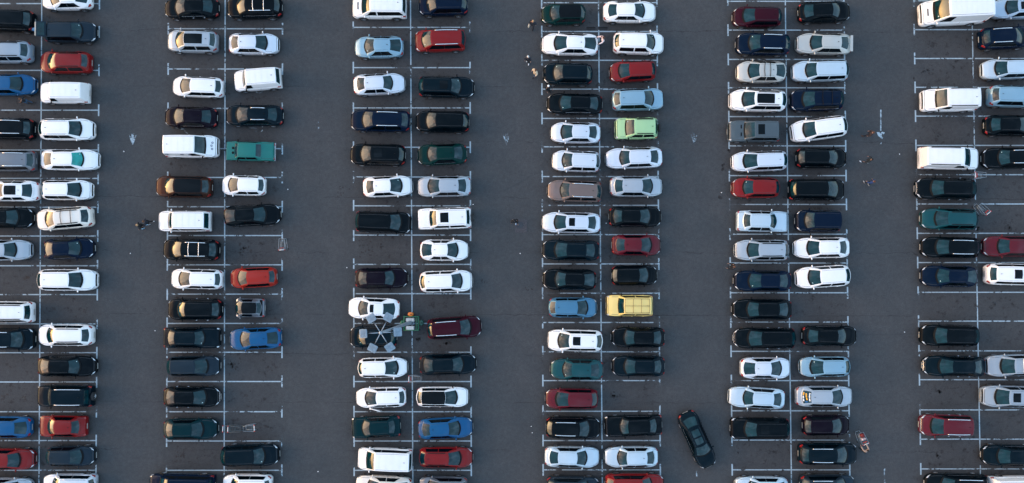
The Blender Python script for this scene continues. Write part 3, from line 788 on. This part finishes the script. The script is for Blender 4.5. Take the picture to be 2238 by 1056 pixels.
# repaired squares of asphalt
PATCH = simple('newer_asphalt', (.052,.050,.056), .9, var=.25, scale=9)
mb = MB()
def quad_px(mb, x0, y0, x1, y1, z): mb.add([at(x0,y1,z), at(x1,y1,z), at(x1,y0,z), at(x0,y0,z)], [[0,1,2,3]])
quad_px(mb, 1126, 479, 1152, 509, .012); tag(mb.build('asphalt_patch', PATCH), kind='structure')
mb = MB()
for (a,b,c,d) in ((1126,479,1152,479),(1152,479,1152,509),(1152,509,1126,509),(1113,448,1152,448),(1113,448,1113,545),(1113,545,1185,551)):
    strip(mb, at(a,b), at(c,d), .018, .016)
for path in (((1100,418),(1115,410),(1140,398),(1158,385),(1166,383)), ((2203,893),(2208,930),(2216,945),(2223,955)), ((1960,551),(1972,554),(1974,559)),
             ((1850,730),(1905,731),(1960,732),(2008,729)), ((632,778),(690,775),(765,772)), ((1440,162),(1490,168)), ((1600,1016),(1680,1014),(1740,1018),(1800,1022)),
             ((555,806),(572,809),(580,814)), ((305,560),(308,500)), ((1180,590),(1290,588)), ((300,665),(312,672),(322,684))):
    for a, b in zip(path, path[1:]): strip(mb, at(*a), at(*b), .02, .016)
tag(mb.build('pavement_cracks', SEAM), kind='structure')
IRON = simple('cast_iron', (.040,.046,.054), .6, .3, var=.3, scale=20)
c = at(1136.5, 492)
vs_, fs = [], []
t = empty('manhole', c); t.location.z = .0
mb = MB()
N = 28
for r_, z_ in ((.30,.013),(.30,.020),(.26,.020),(.26,.016)): vs_ += [(r_*math.cos(2*math.pi*k/N), r_*math.sin(2*math.pi*k/N), z_) for k in range(N)]
for i in range(3):
    for k in range(N): fs.append([i*N+k, i*N+(k+1) % N, (i+1)*N+(k+1) % N, (i+1)*N+k])
mb.add(vs_, fs); mb.build('frame', IRON, t)
mb = MB(); mb.add([(.255*math.cos(2*math.pi*k/N), .255*math.sin(2*math.pi*k/N), .018) for k in range(N)], [list(range(N))])
for k in range(-3, 4): mb.box((k*.065, 0, .020), (.02, 2*math.sqrt(max(.01, .055 - (k*.065)**2)), .006))
mb.build('cover', IRON, t)
tag(t, 'round iron manhole cover in the square asphalt patch of the middle lane', 'manhole cover')
DARK = simple('drain_void', (.003,.003,.003), .9)
for px_, lab in ((1291.5, 'black slotted drain grate left of the row line, by green hatchback'), (1318, 'black slotted drain grate right of the row line, below white saloon')):
    c = at(px_, 62); t = empty('drain_grate', c)
    fr = MB()
    for yy in (-.135, 0, .135): fr.box((0, yy, .012), (.84, .035, .024))
    for xx in (-.405, .405): fr.box((xx, 0, .010), (.035, .30, .02))
    fr.build('frame', IRON, t)
    MB().box((0, 0, .006), (.80, .27, .006)).build('slot', DARK, t)
    tag(t, lab, 'drain', 'drain grates by the row line')

# ------------------------------------------------------------------ light mast, its guard and the bins round it
GREEN = simple('green_enamel', (.004,.110,.050), .45, 0, .2)
STEEL = simple('galvanised_steel', (.30,.36,.42), .45, .5)
LITE = simple('floodlight_housing', (.21,.28,.34), .5, .2, var=.2, scale=8)
CONC = simple('pale_concrete', (.52,.54,.53), .85, var=.12, scale=12)
ORANGE = simple('orange_plastic', (.62,.16,.012), .4, 0, .2)
hubp = at(831.5, 727.5, 16.1)
t = empty('light_mast', (hubp.x, hubp.y, 0))
MB().tube([(0,0,z) for z in (0, .3, 5, 10, 16.0)], [.17, .16, .13, .10, .08], 14).build('pole', STEEL, t, smooth=True)
MB().box((0,0,.03), (.46,.46,.05), bev=.01).build('base_plate', STEEL, t)
MB().tube([(0,0,15.9),(0,0,16.15)], .11, 12).build('hub', STEEL, t, smooth=True)
for k in range(6):
    a = R(60*k + 3); d = Vector((math.cos(a), math.sin(a), 0)); e = Vector((-d.y, d.x, 0))
    MB().tube([Vector((0,0,16.05)), d*.80 + Vector((0,0,16.05))], .030, 6).build('arm', STEEL, t, smooth=True)
    mb = MB().box((0,0,0), (.54,.58,.10), bev=.03)
    for q in range(5): mb.box((-.16 + q*.08, 0, .06), (.012, .48, .03))
    mb.box((-.20, 0, -.08), (.06,.50,.10), bev=.02)
    f_ = mb.build('floodlight', LITE, t, d*1.12 + Vector((0,0,16.08)), (0, R(16), a))
    f_.rotation_mode = 'XYZ'
    b_ = MB().tube([(-.14,.27,0),(-.40,.20,-.02),(-.40,-.20,-.02),(-.14,-.27,0)], .022, 5); b_.build('bracket', TRIM, f_, smooth=True)
tag(t, 'tall grey light mast with six floodlights over the parked cars', 'lamp post')
gc = at(898.5, 707, .9)
t = empty('guard_frame', (gc.x, gc.y, 0))
mb = MB()
for z_ in (.5, 1.0):
    mb.tube([(-.60,-.57,z_),(.60,-.57,z_),(.60,.57,z_),(-.60,.57,z_),(-.60,-.57,z_)], .042, 6)
mb.tube([(.44,-.57,1.0),(.44,.57,1.0)], .03, 6)
mb.build('rail', GREEN, t, smooth=True)
for sx_ in (-1, 1):
    for sy_ in (-1, 1): MB().tube([(sx_*.60, sy_*.57, 0),(sx_*.60, sy_*.57, 1.02)], .045, 6).build('post', GREEN, t, smooth=True)
tag(t, 'green steel guard frame round the foot of the light mast', 'guard rail')
for py_, w_ in ((699.5, 'nearer the orange bin'), (717, 'farther from the orange bin')):
    c = at(895.8, py_, .75); mb = MB().box((0,0,.38), (.68,.31,.75), bev=.035); 
    o = mb.build('concrete_block', CONC, None, (c.x, c.y, 0), None); tag(o, 'white concrete block inside the green guard frame, ' + w_, 'block', 'blocks at the mast foot')
def bin_(px_, py_, mat_, w, d_, h, lab):
    c = at(px_, py_, h); t = empty('litter_bin', (c.x, c.y, 0))
    bm = MB(); n = 20
    for i, (k, z_) in enumerate(((.80,.02),(.86,.1),(.98,h-.14),(1.0,h-.10))): bm.v += [Vector((w/2*k*math.copysign(abs(math.cos(2*math.pi*j/n))**.6, math.cos(2*math.pi*j/n)), d_/2*k*math.copysign(abs(math.sin(2*math.pi*j/n))**.6, math.sin(2*math.pi*j/n)), z_)) for j in range(n)]
    for i in range(3):
        for j in range(n): bm.f.append([i*n+j, i*n+(j+1) % n, (i+1)*n+(j+1) % n, (i+1)*n+j])
    bm.f.append(list(range(n))[::-1]); bm.build('bin_body', mat_, t, smooth=True)
    l = MB().ball((0,0,h-.09), (w/2*1.04, d_/2*1.06, .09), 20, 8); l.build('lid', mat_, t, smooth=True)
    MB().box((w*.1,0,h-.005), (w*.42, d_*.16, .012), bev=.004).build('slot', TRIM, t)
    tag(t, lab, 'bin')
bin_(897, 687, ORANGE, .46, .34, .95, 'orange litter bin standing against the green guard frame')
bin_(878.5, 706, GREEN, .32, .40, .9, 'bright green litter bin on the floodlight side of the guard frame')
bin_(920.5, 706, simple('dark_green_plastic', (.012,.070,.050), .5), .36, .46, .9, 'dark green litter bin between the guard frame and maroon SUV')

# ------------------------------------------------------------------ extras on single vehicles
root, info, _, _ = cars[(1, 1)]     # raised tailgate
hL, H_ = info['hL'], info['T']['H']; Cx = info['C']
mb = MB()
for s_ in (-1, 1): mb.tube([(Cx, s_*.50, H_ - .05), (-hL + .15, s_*.55, 1.15)], .015, 5)
g = MB().box((Cx - .36, 0, H_ + .06), (.78, 1.30, .05), 0, R(8), .02)
g = g.build('tailgate', paint('slate'), root)
MB().box((Cx - .36, 0, H_ + .10), (.56, 1.06, .02), 0, R(8), .006).build('tailgate_window', GLASS, g)
MB().box((Cx - .80, 0, H_ + .06), (.10, 1.16, .22), 0, R(6), .02).build('number_panel', simple('tan_panel', (.50,.42,.34), .5), g)
mb.build('gas_strut', TRIM, root)
MB().box((-hL + .42, 0, .98), (.62, 1.15, .06)).build('load_bay', TRIM, root)
root, info, _, _ = cars[(4, 11)]    # open driver's door
A_ = info['A']; yh = .86
mb = MB()
ang = R(17); dx, dy = -math.cos(ang), math.sin(ang)
def dp(u, v, z): return Vector((A_ - .12 + dx*u, yh + dy*u + v, z))
for u0, u1, z0, z1 in ((0, 1.0, .38, .98),):
    mb.add([dp(u0,0,z0),dp(u1,0,z0),dp(u1,0,z1),dp(u0,0,z1),dp(u0,.06,z0),dp(u1,.06,z0),dp(u1,.06,z1),dp(u0,.06,z1)], [[0,1,2,3],[7,6,5,4],[0,4,5,1],[1,5,6,2],[2,6,7,3],[3,7,4,0]])
mb.tube([dp(0,.03,.98), dp(.35,-.06,1.33), dp(.95,-.07,1.37), dp(1.0,.03,.98)], .03, 6)
d_ = mb.build('open_door', paint('white'), root); 
root, info, _, _ = cars[(7, 10)]    # roof rack on the pale yellow off-roader
CP_ = info['CP']; RUST = simple('brown_rack', (.10,.045,.02), .6)
mb = MB()
for u in (1.02, 1.32, 1.62, 1.92): mb.tube([CP_(u, tt) + Vector((0,0,.10)) for tt in (-.9,-.4,0,.4,.9)], .016, 5)
for s_ in (-.9, .9, 0.0): mb.tube([CP_(u, s_) + Vector((0,0,.11)) for u in (1.02,1.3,1.6,1.92)], .016, 5)
for s_ in (-.9, .9):
    for u in (1.05, 1.9): mb.tube([CP_(u, s_) + Vector((0,0,.10)), CP_(u, s_)], .016, 5)
mb.build('roof_rack', RUST, root, smooth=True)
root, info, _, _ = cars[(2, 4)]     # round logos on the white van
LOGO = simple('navy_print', (.010,.020,.090), .5); CP_, BP_ = info['CP'], info['BP']
def ringmesh(mb, c, n, r0, r1, k=16):
    n = n.normalized(); a = n.orthogonal().normalized(); b = n.cross(a); base_ = len(mb.v)
    for r_ in (r0, r1): mb.v += [c + (a*math.cos(2*math.pi*i/k) + b*math.sin(2*math.pi*i/k))*r_ for i in range(k)]
    for i in range(k): mb.f.append([base_+i, base_+(i+1) % k, base_+k+(i+1) % k, base_+k+i])
for xx, yy in ((1.80,.28),(1.73,.02),(1.78,-.25)):
    z_ = info['zt'](xx) + .05
    slope = (info['zt'](xx+.1) - info['zt'](xx-.1))/.2
    mb = MB(); ringmesh(mb, Vector((xx, yy, z_)), Vector((-slope, 0, 1)), .045, .085); mb.build('round_logo', LOGO, root)
for u, tt in ((1.92, -1.42), (1.42, -1.40), (1.18, -1.52)):
    p = CP_(u, tt); n = (CP_(u+.01, tt) - p).cross(CP_(u, tt+.01) - p)
    if n.y > 0: n = -n
    mb = MB(); ringmesh(mb, p + n.normalized()*.014, n, .06, .14); mb.build('round_logo', LOGO, root)
root, info, _, _ = cars[(9, 12)]    # rear-window advert on the silver saloon
WHT = simple('white_lettering', (.78,.80,.82), .5); YEL = simple('yellow_lettering', (.80,.40,.02), .5); BLU = simple('blue_streak', (.01,.10,.30), .5)
def letters(u, t0, t1, n, mat_, sl=0.0, h=.10):
    mb = MB(); rr_ = random.Random(int(u*100))
    for k in range(n):
        a = t0 + (t1-t0)*k/n; b = a + (t1-t0)/n*.80
        uu = u + sl*(k/n)
        v_, f_ = info['patch'](info['CP'], uu, uu + h, a, b, 1, 1, .014); mb.add(v_, f_)
        if rr_.random() < .5:
            pass
    mb.build('lettering', mat_, root)
letters(2.18, .62, -.12, 7, WHT, h=.12); letters(2.18, -.20, -.64, 4, WHT, h=.12)
letters(2.50, .52, -.02, 5, YEL, -.05, .13); letters(2.45, -.06, -.45, 4, YEL, -.04, .12)
letters(2.74, .62, .20, 3, YEL, h=.12); letters(2.74, .14, -.22, 3, WHT, h=.12); letters(2.74, -.28, -.58, 2, WHT, h=.12)
letters(2.46, -.60, -.78, 1, BLU, h=.24)

# ------------------------------------------------------------------ shopping trolleys
WIRE = simple('zinc_wire', (.32,.37,.40), .4, .7); REDP = simple('red_plastic', (.55,.03,.015), .4); GREYW = simple('dull_wire', (.10,.12,.13), .5, .4)
WHITEP = simple('white_plastic', (.78,.78,.78), .4)
def trolley(px_, py_, head, lab, wire=WIRE, seat=REDP, sc_=1.0):
    c = at(px_, py_, .8); t = empty('shopping_trolley', (c.x, c.y, 0), head); t.scale = (sc_,)*3
    mb = MB()
    top = [(-.45,-.28,.98),(.45,-.20,.92),(.45,.20,.92),(-.45,.28,.98)]; bot = [(-.38,-.22,.62),(.36,-.16,.58),(.36,.16,.58),(-.38,.22,.62)]
    mb.tube(top + [top[0]], .016, 5); mb.tube(bot + [bot[0]], .010, 4)
    L_ = lambda a, b, k: Vector(a).lerp(Vector(b), k)
    for i in range(4):
        n = 8 if i % 2 == 0 else 4
        for k in range(n+1): mb.tube([L_(top[i], top[(i+1) % 4], k/n), L_(bot[i], bot[(i+1) % 4], k/n)], .0045, 4, False)
    for k in range(1, 6): mb.tube([L_(bot[0], bot[1], k/6), L_(bot[3], bot[2], k/6)], .0045, 4, False)
    for k in range(1, 4): mb.tube([L_(bot[0], bot[3], k/4), L_(bot[1], bot[2], k/4)], .0045, 4, False)
    mb.build('basket', wire, t, smooth=True)
    mb = MB()
    for s_ in (-1, 1):
        mb.tube([(-.52, s_*.27, 1.04), (-.46, s_*.26, .90), (-.36, s_*.25, .58), (-.44, s_*.27, .16)], .015, 5)
        mb.tube([(-.44, s_*.27, .16), (.46, s_*.19, .16)], .015, 5); mb.tube([(-.36, s_*.25, .58), (.36, s_*.17, .56)], .012, 5)
    mb.tube([(.46,-.19,.16),(.46,.19,.16)], .015, 5); mb.build('chassis', wire, t, smooth=True)
    hb = MB().tube([(-.53,-.21,1.05),(-.53,.21,1.05)], .026, 8).build('handle', WHITEP , t, smooth=True)
    for s_ in (-1, 1): MB().box((-.53, s_*.25, 1.05), (.07, .08, .06), bev=.015).build('handle_cap', REDP, hb)
    MB().box((-.36, 0, .96), (.03, .36, .12), bev=.01).build('seat_flap', seat, t)
    for sx_, w_ in ((-.42,.27),(.42,.19)):
        for s_ in (-1, 1): MB().tube([(sx_, s_*w_-.018, .07),(sx_, s_*w_+.018, .07)], .065, 12).build('caster', TYRE, t, smooth=True)
    tag(t, lab, 'shopping trolley', 'shopping trolleys left about the lot'); return t
trolley(616.5, 533, R(93), 'empty wire shopping trolley parked across a bay end tick, beside an empty bay')
trolley(503, 937, R(-2), 'dark shopping trolley with orange-red handle, nearest the dark teal saloon', GREYW, GREYW)
trolley(514, 938, R(-3), 'dark shopping trolley pushed into the one by the dark teal saloon', GREYW, GREYW)
trolley(544, 936, R(184), 'silver shopping trolley end to end with two dark nested trolleys', WIRE, GREYW)
trolley(908, 828, R(-1), 'shopping trolley on the row line above the white hatchback with black roof')
trolley(2148, 456, R(130), 'red-trimmed shopping trolley standing askew beside the sea green estate car')
trolley(2142, 383, R(2), 'grey shopping trolley below the white panel van, across the row line')
tr_ = trolley(1885, 957, R(112), 'loaded shopping trolley pushed up the right-hand lane by a person')
BAGR = simple('red_bag', (.15,.008,.008), .6); BAGW = simple('pinkish_bag', (.55,.45,.46), .5)
def bag(loc, r_, mat_, lab):
    mb = MB().ball((0,0,0), r_, 12, 8); rb = random.Random(int(r_[0]*999))
    for v in mb.v: v *= rb.uniform(.86, 1.12)
    for s_ in (-1, 1): mb.tube([(-.04, s_*.03, r_[2]*.8),(0, s_*.03, r_[2]*1.35),(.04, s_*.03, r_[2]*.8)], .006, 4)
    o = mb.build('shopping_bag', mat_, None, loc, None, True); tag(o, lab, 'bag', 'bags in the loaded trolley')
M_ = Matrix.Translation(tr_.location) @ Matrix.Rotation(R(112), 4, 'Z')
bag(M_ @ Vector((.22, -.02, .86)), (.22,.19,.26), BAGR, 'red shopping bag at the front of the loaded trolley')
bag(M_ @ Vector((-.10, .07, .84)), (.15,.12,.22), BAGW, 'pinkish white bag in the trolley, on the side of the black SUV')
bag(M_ @ Vector((-.12, -.12, .82)), (.13,.10,.20), BAGW, 'smaller pale bag in the trolley, on the open lane side')

# ------------------------------------------------------------------ people
SKIN = simple('skin', (.30,.16,.11), .55, var=.05)
CL = {}
def cloth(c):
    if c not in CL: CL[c] = simple('cloth_' + str(len(CL)), c, .9, var=.15, scale=9)
    return CL[c]
def skinned(name, pts, edges, mat_, parent, root_i=0, sub=1):
    me = mesh(name, [p[0] for p in pts], []); me.clear_geometry() if False else None
    me = bpy.data.meshes.new(name); me.from_pydata([tuple(p[0]) for p in pts], edges, []); me.update()
    o = link(name, me, mat_, parent, smooth=False)
    md = o.modifiers.new('skin', 'SKIN'); md.use_smooth_shade = True; md.branch_smoothing = .6
    for i, p in enumerate(pts):
        r_ = p[1]; me.skin_vertices[0].data[i].radius = (r_, r_) if not hasattr(r_, '__len__') else r_
        me.skin_vertices[0].data[i].use_root = (i == root_i)
    sd = o.modifiers.new('sub', 'SUBSURF'); sd.levels = sub; sd.render_levels = sub
    return o
def person(px_, py_, face, hair, top, legs, shoe, lab, stride=.22, armL=(.0,.0), armR=(.0,.0), bend=0.0, hL_=1.0, cap=None, coat=0.0, bagc=None):
    c = at(px_, py_, 1.66); 
    t = empty('person', (c.x - math.cos(face)*bend*.45, c.y - math.sin(face)*bend*.45, 0), face); t.scale = (hL_*.95,)*3; stride *= .65
    bx = lambda z: bend*max(0, z - .93)*1.0
    dz = lambda z: -bend*.22*max(0, z - .93)
    V3 = lambda x, y, z: Vector((x + bx(z), y, z + dz(z)))
    P = [(V3(0,0,.96), .135), (V3(0,0,1.12), .125), (V3(0,0,1.30), .145), (V3(-.01,0,1.42), .11), (V3(0,0,1.50), .055), (V3(.01,0,1.57), .068), (V3(.015,0,1.65), .088), (V3(.005,0,1.725), .062), (V3(.105,0,1.625), .016)]
    E = [(0,1),(1,2),(2,3),(3,4),(4,5),(5,6),(6,7),(6,8)]
    arms = []
    for s_, (fx, out) in ((1, armL), (-1, armR)):
        b = len(P)
        sh = V3(-.01, s_*.175, 1.41)
        el = sh + Vector((fx*.20 - (stride*s_*.25 if fx == 0 else 0) - .02, s_*(.05 + out*.15), -.26 + .14*fx))
        wr = el + Vector((fx*.24 + .07 - (stride*s_*.25 if fx == 0 else 0), s_*(out*.10 - .01), -.23 + .20*fx))
        P += [(sh, .062), (el, .046), (wr, .030)]; E += [(3, b), (b, b+1), (b+1, b+2)]
        d = (wr - el).normalized(); pm_ = wr + d*.07
        P.append((pm_, (.038, .020))); E.append((b+2, b+3))
        fw = d.cross(Vector((0, s_, 0))).normalized()
        for k, (ln, o_) in enumerate(((.070,-.030),(.082,-.010),(.076,.010),(.060,.030))):
            f0 = len(P); P.append((pm_ + d*.035 + fw*o_, .0095)); P.append((pm_ + d*(.035+ln*.55) + fw*o_*1.1 + Vector((0,-s_*.010,0)), .0085)); P.append((pm_ + d*(.030+ln) + fw*o_*1.1 + Vector((0,-s_*.030,0)), .007))
            E += [(b+3, f0), (f0, f0+1), (f0+1, f0+2)]
        f0 = len(P); P.append((wr + d*.045 + fw*.045, .011)); P.append((wr + d*.085 + fw*.062, .009)); E += [(b+2, f0), (f0, f0+1)]
        arms.append((sh, el, wr))
    lg = []
    for s_ in (1, -1):
        b = len(P); st = stride*s_
        hp = Vector((0, s_*.085, .90)); kn = Vector((st*.55 + .03, s_*.095, .50)); an = Vector((st*1.15 - (.05 if st < 0 else 0), s_*.10, .09 + (.05 if st < -.05 else 0)))
        toe = an + Vector((.14, s_*.02, -.05))
        P += [(hp, .088), (kn, .056), (an, .038), (toe, .032)]; E += [(0, b), (b, b+1), (b+1, b+2), (b+2, b+3)]
        lg.append((hp, kn, an, toe))
    P = [(p, r if i in (4,5,6,7,8) or (not hasattr(r, '__len__') and r < .035) or hasattr(r, "__len__") else r*.56) for i, (p, r) in enumerate(P)]
    skinned('body', P, E, SKIN, t)
    k = .030 + coat*.03
    JP = [(V3(0,0,.90 - coat*.25), .150 + coat*.07), (V3(0,0,1.10), .148 + coat*.05), (V3(0,0,1.30), .165 + coat*.03), (V3(-.01,0,1.42), .125), (V3(0,0,1.475), .075)]
    JE = [(0,1),(1,2),(2,3),(3,4)]
    for sh, el, wr in arms:
        b = len(JP); JP += [(sh, .072 + k), (el, .046 + k), (wr, .036 + k*.7)]; JE += [(3, b), (b, b+1), (b+1, b+2)]
    skinned('jacket', JP, JE, cloth(top), t)
    TP = [(Vector((0,0,.93)), .142)]; TE = []
    for hp, kn, an, toe in lg:
        b = len(TP); TP += [(hp, .098), (kn, .070), (an + Vector((0,0,.03)), .058)]; TE += [(0, b), (b, b+1), (b+1, b+2)]
    skinned('trousers', TP, TE, cloth(legs), t)
    for hp, kn, an, toe in lg:
        MB().ball(an + Vector((.06, 0, -.035)), (.145, .052, .055), 10, 6).build('shoe', cloth(shoe), t, smooth=True)
    hd = V3(.0,0,1.675)
    h_ = MB().ball(hd + Vector((-.018,0,.012)), (.112,.104,.105), 14, 9)
    for v in h_.v:
        if v.x > hd.x + .045 and v.z < hd.z + .055: v.x = hd.x + .04
        if v.z < hd.z - .05: v.z = hd.z - .05 - (0 if cap else .03)
    h_.build('cap' if cap else 'hair', cloth(cap if cap else hair), t, smooth=True)
    for s_ in (1, -1):
        MB().ball(V3(.092, s_*.032, 1.655), .012, 8, 5).build('eye', TRIM, t, smooth=True)
    if bagc:
        MB().box(arms[1][2] + Vector((.02, -.03, -.28)), (.30, .12, .34), bev=.03).build('carrier_bag_tmp', cloth(bagc), None, None, None)
        o = bpy.data.objects['carrier_bag_tmp']; o.name = 'carrier_bag'; M2 = Matrix.Translation(t.location) @ Matrix.Rotation(face, 4, 'Z')
        o.data.transform(M2); ctr = sum((v.co for v in o.data.vertices), Vector())/len(o.data.vertices); o.data.transform(Matrix.Translation(-ctr)); o.location = ctr
        return tag(t, lab, 'person'), o
    return tag(t, lab, 'person'), None
BK, DK, JEAN, WH, CRM = (.006,.008,.011), (.012,.016,.026), (.030,.075,.13), (.72,.75,.78), (.50,.40,.28)
HBR, HDK, HBL = (.08,.035,.018), (.012,.009,.008), (.36,.22,.11)
person(70, 60, R(-10), HDK, (.03,.14,.30), DK, BK, 'person in a blue and white top reaching into the raised boot', .05, (1.0,.1), (1.0,.1), .9)
person(42, 216, R(165), HBR, BK, JEAN, DK, 'person in black jacket and jeans walking below the blue saloon', .25, (.5,.1), (0,.1))
person(298, 492, R(200), HBL, BK, BK, (.25,.50,.70), 'person in black coat with pale blue shoes, left of the walking pair', .24, (.3,.3), (0,.2), coat=.6)
person(312, 484, R(190), HBR, DK, BK, WH, 'person in dark clothes and white shoes, right of the walking pair', .26, (.6,.5), (0,.2))
_, o = person(1165, 46, R(-110), HBL, DK, DK, BK, 'person in dark jacket carrying a pale bag, left of the dark green hatchback', .22, (0,.3), (.3,.1), bagc=(.62,.55,.42))
tag(o, 'pale beige carrier bag in the hand of a walking person', 'bag')
person(1154, 124, R(-95), (.55,.55,.52), DK, BK, WH, 'pale-haired person in dark jacket and white shoes in the middle lane', .15, (.3,.2), (0,.2))
person(1170.5, 153, R(-140), HBR, CRM, JEAN, DK, 'person in cream fur coat and jeans in front of the blue-black SUV', .26, (.4,.3), (.2,.3), coat=.8)
person(1199, 188, R(-60), HDK, BK, BK, BK, 'person in black with a white cap between two black vehicles', .12, (.5,.2), (.5,.2), cap=WH)
person(1319, 82, R(-165), HBR, (.70,.58,.58), (.02,.07,.10), DK, 'person in pinkish white top and jeans behind the white liftback', .08, (.9,.4), (.9,.4))
person(1124, 481.5, R(-80), HDK, BK, BK, (.40,.50,.62), 'person in a black hooded coat beside the round manhole cover', .16, (.6,.2), (0,.2), coat=1.0, cap=BK)
person(1606, 583, R(170), HBR, BK, BK, BK, 'person in black standing at the bay corner above the navy saloon', .05, (1.0,.0), (.8,.0), coat=.8)
person(1910, 289, R(160), HBR, (.028,.020,.022), DK, HBR, 'person in dark brown jacket walking beside the painted lane arrow', .24, (.1,.1), (0,.1))
person(1907, 348, R(150), HDK, (.010,.016,.020), DK, WH, 'person in black striding with white shoes in the right-hand lane', .32, (.6,.5), (0,.5))
person(1912, 396, R(120), HBR, (.01,.035,.12), DK, (.45,.40,.36), 'person in a dark blue jacket in the right-hand lane', .24, (.4,.4), (0,.4))
person(1899, 987, R(116), HDK, (.26,.20,.17), BK, BK, 'person in beige top pushing the loaded trolley', .18, (1.0,.1), (1.0,.1), .35)

# ------------------------------------------------------------------ scraps of litter
for i, (px_, py_) in enumerate(((270.5,331),(285,554),(339,723),(629,414),(1137,554),(1034,447),(1577,421),(1163,946),(1161,932),(1966,337),(1977,726),(758,585),(1325,488),(695,1031))):
    rl = random.Random(i); c = at(px_, py_, .03)
    mb = MB().ball((0,0,0), (.055,.045,.03), 7, 5)
    for v in mb.v: v *= rl.uniform(.6, 1.15)
    o = mb.build('paper_scrap', WHITEP, None, c, (0,0,rl.random()*6)); tag(o, 'small crumpled white scrap of litter on the asphalt', 'litter', 'scraps of litter on the lanes')
